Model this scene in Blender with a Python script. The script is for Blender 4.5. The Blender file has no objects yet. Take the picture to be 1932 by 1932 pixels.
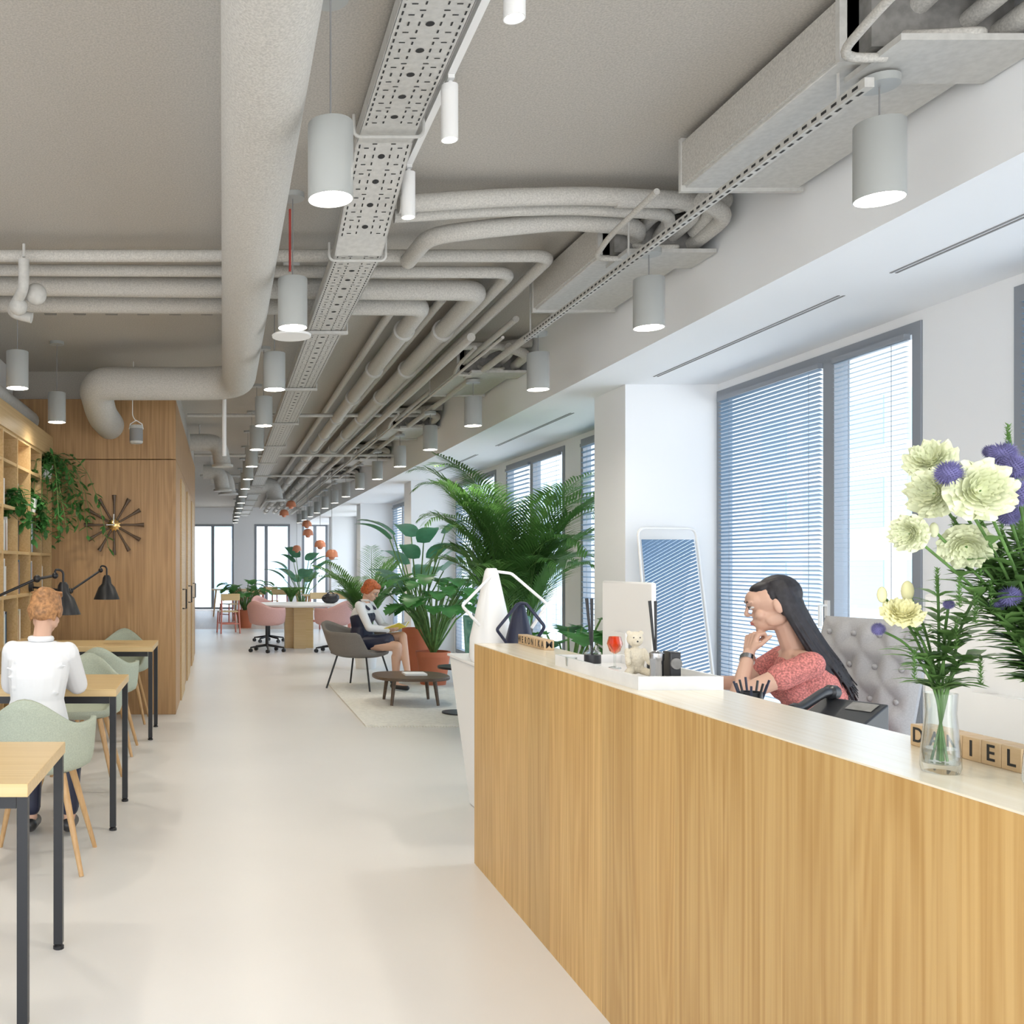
import bpy,bmesh,math,random
from mathutils import Vector as V, Matrix as M
random.seed(7)
SC=bpy.context.scene; C=SC.collection
PI=math.pi; R_=math.radians; CH=1.4; F=1800
sin,cos=math.sin,math.cos
def P(px,py,d): return V(((px-420)*d/F,d,CH-(py-1067)*d/F))
ORD=['first','second','third','fourth','fifth','sixth','seventh','eighth','ninth','tenth','eleventh','twelfth','thirteenth','fourteenth','fifteenth','sixteenth']
# ---------------- materials
def _nt(n):
    m=bpy.data.materials.new(n); m.use_nodes=True
    return m,m.node_tree,m.node_tree.nodes['Principled BSDF']
def mat(n,c,r=.5,m=0,e=0,noise=None,bump=0,bs=60,coat=0,tl=0):
    ma,t,b=_nt(n); c4=(*c,1)
    b.inputs['Base Color'].default_value=c4; b.inputs['Roughness'].default_value=r; b.inputs['Metallic'].default_value=m
    if coat: b.inputs['Coat Weight'].default_value=coat
    if e: b.inputs['Emission Color'].default_value=c4; b.inputs['Emission Strength'].default_value=e
    if noise or bump:
        tc=t.nodes.new('ShaderNodeTexCoord'); nz=t.nodes.new('ShaderNodeTexNoise'); nz.inputs['Detail'].default_value=4
        nz.inputs['Scale'].default_value=noise[0] if noise else bs; t.links.new(tc.outputs['Object'],nz.inputs['Vector'])
        if noise:
            rp=t.nodes.new('ShaderNodeValToRGB'); a=noise[1]
            rp.color_ramp.elements[0].position=.35; rp.color_ramp.elements[1].position=.65
            rp.color_ramp.elements[0].color=(*[x*(1-a) for x in c],1); rp.color_ramp.elements[1].color=(*[min(1,x*(1+a)) for x in c],1)
            t.links.new(nz.outputs['Fac'],rp.inputs['Fac']); t.links.new(rp.outputs['Color'],b.inputs['Base Color'])
        if bump:
            nb=t.nodes.new('ShaderNodeTexNoise'); nb.inputs['Scale'].default_value=bs; t.links.new(tc.outputs['Object'],nb.inputs['Vector'])
            bp=t.nodes.new('ShaderNodeBump'); bp.inputs['Strength'].default_value=bump; bp.inputs['Distance'].default_value=.01
            t.links.new(nb.outputs['Fac'],bp.inputs['Height']); t.links.new(bp.outputs['Normal'],b.inputs['Normal'])
    if tl:
        tr=t.nodes.new('ShaderNodeBsdfTranslucent'); tr.inputs['Color'].default_value=c4; mx=t.nodes.new('ShaderNodeMixShader'); mx.inputs[0].default_value=tl
        o=t.nodes['Material Output']; t.links.new(b.outputs[0],mx.inputs[1]); t.links.new(tr.outputs[0],mx.inputs[2]); t.links.new(mx.outputs[0],o.inputs[0])
    return ma
def wood(n,c1,c2,ax='Z',plank=None,r=.4,g=1.0,lo=.9,hi=1.06,ring=.0):
    ma,t,b=_nt(n); N=t.nodes.new; L=t.links.new
    def mth(op,a,bb=None):
        x=N('ShaderNodeMath'); x.operation=op
        for i,q in enumerate((a,bb)):
            if q is None: continue
            if isinstance(q,(int,float)): x.inputs[i].default_value=q
            else: L(q,x.inputs[i])
        return x.outputs[0]
    tc=N('ShaderNodeTexCoord'); vec=tc.outputs['Object']; wn=None
    if plank:
        sx=N('ShaderNodeSeparateXYZ'); L(vec,sx.inputs[0])
        w=N('ShaderNodeTexWhiteNoise'); w.noise_dimensions='1D'; L(mth('FLOOR',mth('DIVIDE',sx.outputs['XYZ'.index(plank[0])],plank[1])),w.inputs['W']); wn=w
        va=N('ShaderNodeVectorMath'); va.operation='ADD'; vs=N('ShaderNodeVectorMath'); vs.operation='SCALE'; vs.inputs['Scale'].default_value=9; L(w.outputs['Color'],vs.inputs[0]); L(vec,va.inputs[0]); L(vs.outputs[0],va.inputs[1]); vec=va.outputs[0]
    mp=N('ShaderNodeMapping'); nz=N('ShaderNodeTexNoise'); rp=N('ShaderNodeValToRGB')
    s=[70*g]*3; s['XYZ'.index(ax)]=1.2*g; mp.inputs['Scale'].default_value=s
    nz.inputs['Detail'].default_value=7; nz.inputs['Distortion'].default_value=.5; nz.inputs['Scale'].default_value=1
    L(vec,mp.inputs[0]); L(mp.outputs[0],nz.inputs['Vector']); fac=nz.outputs['Fac']
    if ring:
        m2=N('ShaderNodeMapping'); s=[4.5*g]*3; s['XYZ'.index(ax)]=.35*g; m2.inputs['Scale'].default_value=s; n2=N('ShaderNodeTexNoise'); n2.inputs['Scale'].default_value=1; n2.inputs['Detail'].default_value=2
        L(vec,m2.inputs[0]); L(m2.outputs[0],n2.inputs['Vector'])
        rg=mth('SINE',mth('MULTIPLY',n2.outputs['Fac'],95.0)); fac=mth('ADD',fac,mth('MULTIPLY',rg,ring*.16))
        fac=mth('ADD',fac,mth('MULTIPLY',mth('SUBTRACT',n2.outputs['Fac'],.5),ring*.5))
    rp.color_ramp.elements[0].position=.28; rp.color_ramp.elements[1].position=.68
    rp.color_ramp.elements[0].color=(*c2,1); rp.color_ramp.elements[1].color=(*c1,1)
    L(fac,rp.inputs['Fac']); out=rp.outputs['Color']
    if plank:
        mr=N('ShaderNodeMapRange'); mr.inputs[3].default_value=lo; mr.inputs[4].default_value=hi; L(wn.outputs['Value'],mr.inputs[0])
        mx=N('ShaderNodeVectorMath'); mx.operation='SCALE'; L(out,mx.inputs[0]); L(mr.outputs[0],mx.inputs['Scale']); out=mx.outputs[0]
    L(out,b.inputs['Base Color']); b.inputs['Roughness'].default_value=r
    return ma
def glass(n,tint=(1,1,1),f=.12):
    m=bpy.data.materials.new(n); m.use_nodes=True; t=m.node_tree; t.nodes.clear(); N=t.nodes.new; L=t.links.new
    o=N('ShaderNodeOutputMaterial'); tr=N('ShaderNodeBsdfTransparent'); tr.inputs[0].default_value=(*tint,1)
    g=N('ShaderNodeBsdfGlossy'); g.inputs['Roughness'].default_value=.02; mx=N('ShaderNodeMixShader')
    lw=N('ShaderNodeLayerWeight'); lw.inputs[0].default_value=f; L(lw.outputs['Facing'],mx.inputs[0]); L(tr.outputs[0],mx.inputs[1]); L(g.outputs[0],mx.inputs[2]); L(mx.outputs[0],o.inputs[0])
    return m
K={}
K['floor']=mat('polished resin floor',(.77,.755,.735),.33,noise=(.6,.03))
K['fwood']=wood('pale oak floorboards',(.70,.52,.40),(.60,.44,.33),'Y',('X',.15),.4)
K['ceil']=mat('sprayed concrete ceiling',(.43,.405,.365),.95,noise=(130,.12),bump=.12,bs=260)
K['pipe']=mat('grey speckled insulation',(.50,.485,.45),.85,noise=(140,.14),bump=.15,bs=160)
K['galv']=mat('painted sheet metal',(.52,.515,.49),.6,noise=(40,.06))
K['dgalv']=mat('dull dark sheet metal',(.22,.215,.205),.7,noise=(30,.15))
K['white']=mat('white plaster',(.85,.87,.89),.8)
K['wwhite']=mat('white lacquer',(.85,.85,.84),.35)
K['lamp']=mat('light grey lamp enamel',(.38,.395,.385),.35)
K['glow']=mat('lit lamp diffuser',(1,.93,.80),.5,e=24)
K['desk']=wood('golden oak veneer',(.61,.39,.15),(.465,.265,.082),'Z',('Y',.24),.42,lo=.89,hi=1.08,ring=.55)
K['counter']=wood('strongly lit oak counter veneer',(.84,.77,.63),(.80,.71,.55),'Y',None,.22,.7)  # same oak as the desk front; strong light put into the paler colour
K['table']=wood('oak table top',(.72,.54,.29),(.62,.44,.20),'X',None,.35)
K['wall']=wood('golden brown oak panelling',(.50,.30,.135),(.36,.20,.082),'Z',('X',.58),.45,lo=.95,hi=1.05,ring=.5)
K['shelf']=wood('oak shelving',(.62,.44,.23),(.51,.34,.15),'Y',None,.45)
K['black']=mat('black powder coated steel',(.012,.013,.016),.4)
K['plast']=mat('black plastic',(.02,.021,.024),.35)
K['dark']=mat('dark slot',(.03,.03,.03),.9)
K['frame']=mat('grey blue window aluminium',(.27,.295,.33),.45)
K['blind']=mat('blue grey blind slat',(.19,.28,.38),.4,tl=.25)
K['blind_lit']=mat('brightened blue grey blind slat',(.36,.44,.52),.4,tl=.3)  # same slats, with the brightness from outside put into a paler colour
K['cord']=mat('grey cord',(.25,.25,.25),.6)
K['pane']=glass('window pane',(.93,.97,1),.05)
K['vase']=glass('clear vase glass',(.95,.97,.96),.35)
K['amber']=glass('orange pink tinted glass',(1,.5,.3),.3)
K['green']=mat('pale mint grey wool',(.45,.50,.41),.95,noise=(200,.1),bump=.2,bs=300)
K['pink']=mat('dusty pink fabric',(.62,.38,.36),.9,noise=(150,.08))
K['grey']=mat('grey wool upholstery',(.19,.175,.16),.95,noise=(200,.12))
K['tuft']=mat('light grey upholstery',(.42,.415,.42),.95,noise=(200,.06))
K['teal']=mat('green leather',(.12,.28,.22),.5)
K['leg']=wood('ash chair leg',(.62,.40,.2),(.5,.3,.13),'Z')
K['walnut']=wood('dark walnut',(.13,.085,.055),(.08,.05,.03),'X')
K['rug']=mat('cream wool rug',(.78,.76,.70),1,noise=(30,.06),bump=.4,bs=200)
K['terra']=mat('terracotta',(.52,.16,.08),.8)
K['palm']=mat('palm green',(.12,.27,.07),.42,noise=(4,.35),tl=.45)
K['leaf']=mat('glossy leaf green',(.075,.25,.065),.35,noise=(6,.4),tl=.35)
K['fresh']=mat('fresh leaf green',(.15,.29,.085),.45,noise=(20,.35),tl=.35)
K['blue']=mat('blue green leaf',(.07,.23,.13),.35,noise=(5,.3),tl=.3)
K['cream']=mat('cream green petal',(.69,.72,.49),.8,noise=(25,.08),tl=.1)
K['yel']=mat('pale yellow petal',(.78,.75,.43),.75,tl=.1)
K['thist']=mat('violet blue thistle',(.13,.12,.27),.8,noise=(50,.3))
K['skin']=mat('fair skin',(.64,.40,.29),.5)
K['skin2']=mat('fair warm skin',(.62,.385,.285),.55)
K['shirt']=mat('white cotton',(.76,.775,.80),.85,bump=.8,bs=9)
K['red']=mat('coral dotted cotton',(.55,.19,.17),.85,noise=(150,.4),bump=.4,bs=14)
K['bhair']=mat('black hair',(.016,.014,.018),.55,noise=(40,.4))
K['ghair']=mat('auburn hair',(.36,.18,.075),.55,noise=(60,.35))
K['rhair']=mat('red hair',(.42,.10,.025),.5,noise=(60,.3))
K['marble']=mat('white marble',(.8,.8,.79),.25,noise=(7,.07))
K['chrome']=mat('chrome',(.6,.6,.62),.15,1)
K['brass']=mat('brass',(.75,.5,.2),.25,1)
K['navy']=mat('midnight blue enamel',(.015,.02,.05),.4)
K['tedd']=mat('cream plush',(.68,.61,.48),1,bump=.6,bs=150)
K['cube']=wood('beech letter cube',(.60,.43,.25),(.52,.35,.19),'Y')
K['ink']=mat('black ink',(.02,.02,.02),.6)
K['mirror']=mat('mirror glass',(.8,.86,.92),.02,1)
K['eye']=mat('eye white',(.6,.58,.56),.3); K['iris']=mat('dark iris',(.03,.02,.015),.2); K['lip']=mat('rose lips',(.5,.17,.15),.4)
K['orange']=mat('orange copper enamel',(.62,.24,.13),.35)
K['redpipe']=mat('red conduit',(.45,.05,.04),.5)
K['ypaper']=mat('yellow book cover',(.75,.62,.08),.6); K['paper']=mat('white paper',(.82,.82,.8),.8)
K['fac']=mat('outside white facade',(.60,.67,.73),.8); K['facw']=mat('outside blue windows',(.32,.44,.56),.3)
K['bk']=[mat('book spine %d'%i,c,.7) for i,c in enumerate([(.7,.7,.68),(.04,.04,.05),(.42,.22,.14),(.1,.2,.3),(.68,.6,.4),(.3,.32,.3),(.75,.74,.72)])]
# ---------------- mesh builder
class MB:
    def __init__(s): s.v=[];s.f=[];s.m=[];s.k=0
    def add(s,vs,fs):
        n=len(s.v); s.v+=[tuple(v) for v in vs]
        for f in fs: s.f.append([i+n for i in f]); s.m.append(s.k)
        return s
    def bx(s,x0,x1,y0,y1,z0,z1,T=None):
        vs=[V((x,y,z)) for x in(x0,x1) for y in(y0,y1) for z in(z0,z1)]
        if T: vs=[T@v for v in vs]
        return s.add(vs,[(0,1,3,2),(4,6,7,5),(0,4,5,1),(2,3,7,6),(0,2,6,4),(1,5,7,3)])
    def tube(s,pts,r,n=12,cl=False):
        pts=[V(p) for p in pts]; N=len(pts); rs=r if isinstance(r,(list,tuple)) else [r]*N
        vs=[];up=None
        for i,p in enumerate(pts):
            a=pts[(i-1)%N] if (i>0 or cl) else p; b=pts[(i+1)%N] if (i<N-1 or cl) else p
            t=(b-a).normalized()
            if up is None: up=V((0,0,1)) if abs(t.z)<.9 else V((0,1,0))
            x=up.cross(t)
            if x.length<1e-4: x=V((1,0,0)).cross(t)
            x.normalize(); y=t.cross(x); up=y
            for k in range(n):
                a_=2*PI*k/n; vs.append(p+x*cos(a_)*rs[i]+y*sin(a_)*rs[i])
        fs=[]
        for i in range(N if cl else N-1):
            for k in range(n):
                j=(i+1)%N; fs.append((i*n+k,i*n+(k+1)%n,j*n+(k+1)%n,j*n+k))
        if not cl: fs+=[tuple(range(n)),tuple(range((N-1)*n,N*n))]
        return s.add(vs,fs)
    def lathe(s,prof,c=(0,0,0),n=24,T=None):
        c=V(c); vs=[];fs=[]
        for r,z in prof:
            for k in range(n):
                p=V((r*cos(2*PI*k/n),r*sin(2*PI*k/n),z)); vs.append(c+(T@p if T else p))
        for i in range(len(prof)-1):
            for k in range(n): fs.append((i*n+k,i*n+(k+1)%n,(i+1)*n+(k+1)%n,(i+1)*n+k))
        if prof[0][0]>1e-5: fs.append(tuple(range(n)))
        if prof[-1][0]>1e-5: fs.append(tuple(range((len(prof)-1)*n,len(prof)*n)))
        return s.add(vs,fs)
    def ell(s,c,r,R=None,n=14,h=10):
        if not isinstance(r,(tuple,list)): r=(r,r,r)
        c=V(c); vs=[];fs=[]
        for i in range(h+1):
            th=PI*i/h
            th=min(max(th,.02),PI-.02)
            for k in range(n):
                p=V((r[0]*sin(th)*cos(2*PI*k/n),r[1]*sin(th)*sin(2*PI*k/n),r[2]*cos(th))); vs.append(c+(R@p if R else p))
        for i in range(h):
            for k in range(n): fs.append((i*n+k,i*n+(k+1)%n,(i+1)*n+(k+1)%n,(i+1)*n+k))
        fs+=[tuple(range(n)),tuple(range(h*n,(h+1)*n))]
        return s.add(vs,fs)
    def cap(s,a,ra,b,rb): s.tube([a,b],[ra,rb],12); s.ell(a,ra,n=10,h=8); s.ell(b,rb,n=10,h=8); return s
    def loft(s,secs,n=20):
        vs=[];fs=[]
        for x,y,z,rx,ry in secs:
            for k in range(n): vs.append((x+rx*cos(2*PI*k/n),y+ry*sin(2*PI*k/n),z))
        for i in range(len(secs)-1):
            for k in range(n): fs.append((i*n+k,i*n+(k+1)%n,(i+1)*n+(k+1)%n,(i+1)*n+k))
        fs+=[tuple(range(n)),tuple(range((len(secs)-1)*n,len(secs)*n))]
        return s.add(vs,fs)
    def prism(s,poly,z0,z1):
        n=len(poly); vs=[(x,y,z0) for x,y in poly]+[(x,y,z1) for x,y in poly]
        return s.add(vs,[tuple(range(n)),tuple(range(n,2*n))]+[(i,(i+1)%n,n+(i+1)%n,n+i) for i in range(n)])
def fillet(pts,rad,n=6):
    pts=[V(p) for p in pts]; out=[pts[0]]
    for i in range(1,len(pts)-1):
        a,b,c=pts[i-1:i+2]; u=(a-b); w=(c-b); r=min(rad,u.length*.49,w.length*.49); p=b+u.normalized()*r; q=b+w.normalized()*r
        for k in range(n+1):
            t=k/n; out.append(p*(1-t)**2+b*2*t*(1-t)+q*t*t)
    return out+[pts[-1]]
def wloc(o):
    p=V((0,0,0))
    while o: p+=o.location; o=o.parent
    return p
def mk(name,mb,ma,parent=None,bev=0,w=False,sol=0,sub=0,flat=False,rec=True):
    off=wloc(parent) if (w and parent) else V((0,0,0))
    me=bpy.data.meshes.new(name); me.from_pydata([tuple(V(v)-off) for v in mb.v],[],mb.f)
    if rec:
        b=bmesh.new(); b.from_mesh(me); bmesh.ops.recalc_face_normals(b,faces=b.faces); b.to_mesh(me); b.free()
    for x in (ma if isinstance(ma,list) else [ma]): me.materials.append(K[x] if isinstance(x,str) else x)
    if len(me.materials)>1: me.polygons.foreach_set('material_index',mb.m)
    if not flat:
        me.shade_smooth(); me.set_sharp_from_angle(angle=.7)
    o=bpy.data.objects.new(name,me); C.objects.link(o); o.parent=parent
    if sol: m=o.modifiers.new('s','SOLIDIFY'); m.thickness=sol; m.offset=0
    if bev: m=o.modifiers.new('b','BEVEL'); m.width=bev; m.segments=2; m.limit_method='ANGLE'
    if sub: m=o.modifiers.new('u','SUBSURF'); m.levels=sub; m.render_levels=sub
    return o
def tag(o,label,cat,group=None,kind=None):
    if label: o['label']=label
    if cat: o['category']=cat
    if group: o['group']=group
    if kind: o['kind']=kind
    return o
def recenter(o):
    vs=o.data.vertices; xs=[v.co for v in vs]
    lo=[min(v[i] for v in xs) for i in range(3)]; hi=[max(v[i] for v in xs) for i in range(3)]
    c=V(((lo[0]+hi[0])/2,(lo[1]+hi[1])/2,lo[2])); o.data.transform(M.Translation(-c)); o.location=c
def solo(name,mb,ma,label,cat,group=None,**k):
    o=mk(name,mb,ma,**k); recenter(o); return tag(o,label,cat,group)
def struct(name,mb,ma,parent=None,label=None,**k):
    o=mk(name,mb,ma,parent,**k)
    if not parent: tag(o,label or name.replace('_',' '),'room',None,'structure')
    return o
def thing(name,label,cat,loc=(0,0,0),rz=0,group=None):
    o=bpy.data.objects.new(name,None); C.objects.link(o); o.empty_display_size=.1; o.location=loc; o.rotation_euler=(0,0,rz)
    return tag(o,label,cat,group)
def dup(root,loc,rz,label=None,group=None):
    r=root.copy(); C.objects.link(r); r.location=loc; r.rotation_euler=(0,0,rz)
    if label: r['label']=label
    if group: r['group']=group
    for ch in list(root.children):
        c=ch.copy(); C.objects.link(c); c.parent=r
        for g in list(ch.children): d=g.copy(); C.objects.link(d); d.parent=c
    return r
def blob(name,mb,ma,parent,vox=.006,sm=3,w=False):
    o=mk(name,mb,ma,parent,w=w)
    a=o.modifiers.new('r','REMESH'); a.mode='VOXEL'; a.voxel_size=vox
    b=o.modifiers.new('m','SMOOTH'); b.factor=.5; b.iterations=sm
    bpy.context.view_layer.update(); dg=bpy.context.evaluated_depsgraph_get()
    me=bpy.data.meshes.new_from_object(o.evaluated_get(dg)); o.modifiers.clear(); o.data=me
    me.materials.clear(); me.materials.append(K[ma]); me.shade_smooth()
    return o
def letter(ch,size,parent,T,name='letter',ma='ink'):
    cu=bpy.data.curves.new('t','FONT'); cu.body=ch; cu.size=size; cu.align_x='CENTER'; cu.align_y='CENTER'; cu.extrude=.0004; cu.offset=size*.012
    o=bpy.data.objects.new('t',cu); C.objects.link(o); bpy.context.view_layer.update()
    me=bpy.data.meshes.new_from_object(o.evaluated_get(bpy.context.evaluated_depsgraph_get())); bpy.data.objects.remove(o)
    me.transform(T); me.materials.clear(); me.materials.append(K[ma]); q=bpy.data.objects.new(name,me); C.objects.link(q); q.parent=parent; return q
# ================= SETTING
XW,XP,XB,ZS,ZC,YE=3.5,2.845,2.48,2.68,3.23,30
struct('floor',MB().bx(-7,XW+.3,-2,21,-.1,0),'floor',label='pale polished resin floor')
struct('floor_far',MB().bx(-7,XW+.3,21,YE+.2,-.1,0),'fwood',label='pale oak floor at far end')
struct('ceiling',MB().bx(-7,XW+.3,-1.2,YE+.2,ZC,ZC+.15),'ceil',label='sprayed grey ceiling')
struct('trim_1',MB().bx(XB,XW+.3,-1.2,YE,ZS,ZC),'white',label='white bulkhead above the windows')
b=MB()
for y0,y1 in((4.52,6.46),(2.1,4.17),(8,10.2),(11,13.2)):
    b.bx(2.915,2.925,y0,y1,ZS-.003,ZS+.01); b.bx(2.94,2.95,y0,y1,ZS-.003,ZS+.01)
struct('trim_2',b,'cord',label='slot air grilles in the bulkhead')
wins=[(2.1,4.21),(4.77,6.74),(7.35,9.3),(9.75,11.75),(12.2,14.3),(15.05,17),(17.4,19.55),(20.35,22.3),(22.8,24.9),(25.6,27.5),(27.9,29.7)]
b=MB(); y=-1.2
for y0,y1 in wins:
    b.bx(XW,XW+.3,y,y0,0,ZS); b.bx(XW,XW+.3,y0,y1,0,.1); b.bx(XW,XW+.3,y0,y1,2.63,ZS); y=y1
b.bx(XW,XW+.3,y,YE,0,ZS)
for y0,y1 in((6.74,7.3),(14.4,14.95),(19.7,20.25),(25,25.5)): b.bx(XP,XW,y0,y1,0,ZS)
struct('wall_right',b,'white',label='white window wall with piers')
def window(n,T,L,z0,z1,fr=.06,mul=(.5,)):
    m=MB()
    for x0,x1,a,c in((.002,L-.002,z0,z0+fr),(.002,L-.002,z1-fr,z1-.002),(.002,fr,z0+fr,z1-fr),(L-fr,L-.002,z0+fr,z1-fr)): m.bx(x0,x1,-.03,.05,a,c,T)
    w=struct('window_%d'%n,m,'frame',label='grey framed window')
    m=MB()
    for q in mul: m.bx(L*q-.05,L*q+.05,-.04,.05,z0+fr,z1-fr,T)
    mk('mullion',m,'frame',w)
    m=MB(); m.bx(fr,L-fr,.01,.014,z0+fr,z1-fr,T); mk('pane',m,'pane',w)
    return w
def TW(y0): return M(((0,1,0,XW+.02),(1,0,0,y0),(0,0,1,0),(0,0,0,1)))
def MQ(i): return .36 if i==1 else .5
for i,(y0,y1) in enumerate(wins):
    w=window(i+1,TW(y0),y1-y0,.1,2.63,mul=(MQ(i),))
    if i==1:
        yy=y0+(y1-y0)*.36; h=MB(); h.bx(XW-.035,XW-.015,yy-.015,yy+.015,1.1,1.2); h.tube([(XW-.03,yy,1.17),(XW-.07,yy,1.17),(XW-.07,yy,1.05)],.01,8); mk('handle',h,'wwhite',w)
def blind(y0,y1,label,z0=.15,sp=.026,tilt=.005,ma='blind'):
    t=thing('venetian_blind',label,'blind',(XW-.0,(y0+y1)/2,2.57),group='venetian blinds along the window wall')
    m=MB(); z=2.54
    while z>z0:
        m.add([(XW-.036,y0,z+tilt),(XW-.036,y1,z+tilt),(XW-.011,y1,z-tilt),(XW-.011,y0,z-tilt)],[(0,1,2,3)]); z-=sp
    mk('slats',m,ma,t,w=True,flat=True,rec=False)
    mk('headrail',MB().bx(XW-.045,XW-.011,y0,y1,2.545,2.575),'frame',t,w=True)
    m=MB()
    for y in(y0+.12,y1-.12): m.bx(XW-.025,XW-.023,y-.001,y+.001,z0,2.55)
    mk('ladder_cord',m,'cord',t,w=True)
for i,(y0,y1) in enumerate(wins[:7]):
    mid=y0+(y1-y0)*MQ(i)
    nm=['window right of the receptionist','window behind the receptionist','window behind the tall palm','window beyond the tall palm','window behind the potted plants','window past the second pier','window before the third pier'][i]
    blind(y0+.07,mid-.06,'blue-grey venetian blind, near half of the '+nm,sp=.026 if i<2 else .05,tilt=.0005,ma='blind_lit' if i==1 else 'blind'); blind(mid+.06,y1-.07,'blue-grey venetian blind, far half of the '+nm,sp=.026 if i<2 else .05,tilt=.006)
b=MB(); ew=[(-4.5,-2.4),(-.98,.36),(1.0,2.12),(2.5,3.3)]; x=-7
for x0,x1 in ew: b.bx(x,x0,YE,YE+.2,0,2.7); x=x1
b.bx(x,XW+.3,YE,YE+.2,0,2.7); b.bx(-7,XW+.3,YE,YE+.2,2.7,ZC)
struct('wall_back',b,'white',label='white far wall with tall windows')
for i,(x0,x1) in enumerate(ew): window(12+i,M.Translation((x0,YE+.02,0)),x1-x0,.02,2.7,.07,(.5,) if i!=2 else (.33,))
struct('wall_left',MB().bx(-7.1,-7,-1,YE,0,ZC),'white',label='white wall far on the left')
struct('wall_bookcase',MB().bx(-2.1,-1.97,4.9,8.965,0,ZC),'white',label='white wall behind the bookcase')
b=MB(); b.bx(-7,-.44,8.97,15.2,0,2.395); b.bx(-7,-.44,8.97,15.2,2.402,2.965)
struct('wall_wood',b,'wall',label='golden brown oak clad partition',bev=.003)
b=MB(); b.bx(-7,-.46,9.0,15.2,2.965,ZC); struct('wall_upper',b,'ceil',label='grey strip above the oak partition')
for i,(y0,y1) in enumerate(((9.9,10.8),(11.6,12.5),(13.3,14.2))):
    d=struct('door_%d'%(i+1),MB().bx(-.445,-.425,y0,y1,0,2.3),'shelf',label='oak door in the partition side'); mk('handle',MB().tube([(-.42,y0+.1,.95),(-.38,y0+.1,.95),(-.38,y0+.1,1.15),(-.42,y0+.1,1.15)],.008,8),'black',d)
def building(x,y0,y1,axis,label):
    t=thing('office_building',label,'building',(0,0,0)); m=MB(); w=MB()
    n=int((y1-y0)/3)
    if axis=='x':
        m.bx(x,x+2,y0,y1,-6,9.2)
        for i in range(n):
            for k in range(-2,3): w.bx(x-.05,x+.02,y0+i*3+.6,y0+i*3+2.4,k*3-.2,k*3+1.6)
    else:
        m.bx(y0,y1,x,x+2,-6,9)
        for i in range(n):
            for k in range(-2,3): w.bx(y0+i*3+.6,y0+i*3+2.4,x-.05,x+.02,k*3-.2,k*3+1.6)
    mk('facade',m,'fac',t); mk('window',w,'facw',t)
building(24,16,90,'x','pale building seen through the side windows'); building(48,-16,14,'y','pale building seen through the far windows')
# ================= CEILING SERVICES
solo('air_duct',MB().tube(fillet([(.13,-1,2.9),(.13,7.87,2.9),(-1.0,7.87,2.9),(-1.06,7.95,2.86),(-1.06,8.35,2.72),(-1.06,8.965,2.72)],.32,8),.135,28),'pipe','thick grey insulated air duct overhead, bending left above the oak wall','duct')
G='insulated pipes crossing the ceiling'
for i,(d,xr) in enumerate(((5.3,1.83),(5.6,1.7),(5.9,1.59),(6.25,1.31))):
    z=3.12; rr=(.034,.034,.062,.062)[i]
    pts=[(-1.95,d,z+.02*sin(i)),(xr,d,z-.02*(i>1)),(xr,29.5,z-.06*(i>1))]
    t=thing('insulated_pipe','grey insulated pipe crossing from the left then running down the room, %s nearest'%ORD[i],'pipe',(xr,d,3.05),0,G)
    mk('pipe_run',MB().tube(fillet(pts,.11,6),rr,14),'pipe',t,w=True)
    if i>1:
        for k in range(17): yy=6.9+k*1.35; mk('collar',MB().lathe([(rr+.016,-.025),(rr+.016,.025)],(xr,yy,3.1-.06*(yy-d)/(29.5-d)),16,M.Rotation(PI/2,3,'X')),'galv',t,w=True)
for i,(x,z,r) in enumerate(((1.72,2.98,.03),(2.0,3.08,.022),(1.88,2.93,.011),(1.45,3.16,.03),(1.16,3.15,.03),(2.12,2.99,.026))):
    solo('service_pipe',MB().tube([(x,6.6-.1*i,z),(x,29.4,z)],r,12),'pipe','straight service pipe running down the room, %s'%['between the bulkhead and the thick pipes','close under the ceiling beside the bulkhead','thinnest one of the bundle','between the two thick collared pipes','left of the two thick collared pipes','nearest the bulkhead'][i],'pipe','straight pipes of the central run')
for i,(py,d,x1,r) in enumerate(((385,4.5,2.35,.042),(408,4.62,2.2,.032),(432,4.75,2.1,.045))):
    p0=P(722+10*i,py,d); z=p0.z; pts=[(.83,d,z),(1.3,d,z+.03),(1.7,d,z+.04),(x1,d+.02,z+.02),(x1+.03,d+.3,z-.02)]
    if i==2: pts=[(1.02,d+.5,z),(1.05,d+.1,z),(1.3,d,z)]+pts[2:]
    solo('lagged_pipe',MB().tube(fillet(pts,.12,5),r,14),'pipe','grey lagged pipe from cable tray to the second cooling unit, %s'%['top','middle','lowest'][i],'pipe','lagged pipes beside the tray')
for i,(d,z) in enumerate(((10.8,3.1),(13.4,2.95),(17,3.0))):
    solo('cross_pipe',MB().tube([(-.4,d,z),(2.45,d,z)],.02,8),'galv','thin pipe crossing the ceiling, %s from the camera'%ORD[i],'pipe')
for px in(95,150,210,270,330,390): p=P(px,590,6.55); solo('ceiling_clip',MB().bx(p.x-.04,p.x+.04,p.y-.02,p.y+.02,p.z-.012,p.z+.012).bx(p.x-.004,p.x+.004,p.y-.004,p.y+.004,p.z,ZC),'dgalv','small dark clip hung in the row behind the crossing pipes','clip','row of small dark ceiling clips')
m=MB(); m.tube(fillet([P(45,490,5.2),P(45,545,5.2),P(20,590,5.4),P(60,600,5.4)],.05,5),.03,12); m.ell(P(68,555,5.3),.06); m.ell(P(35,578,5.3),.05); m.tube([P(45,485,5.2),P(45,460,5.2)],.008,8)
solo('pipe_valve',m,'galv','cluster of grey valves on the crossing pipes at left','valve')
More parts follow.
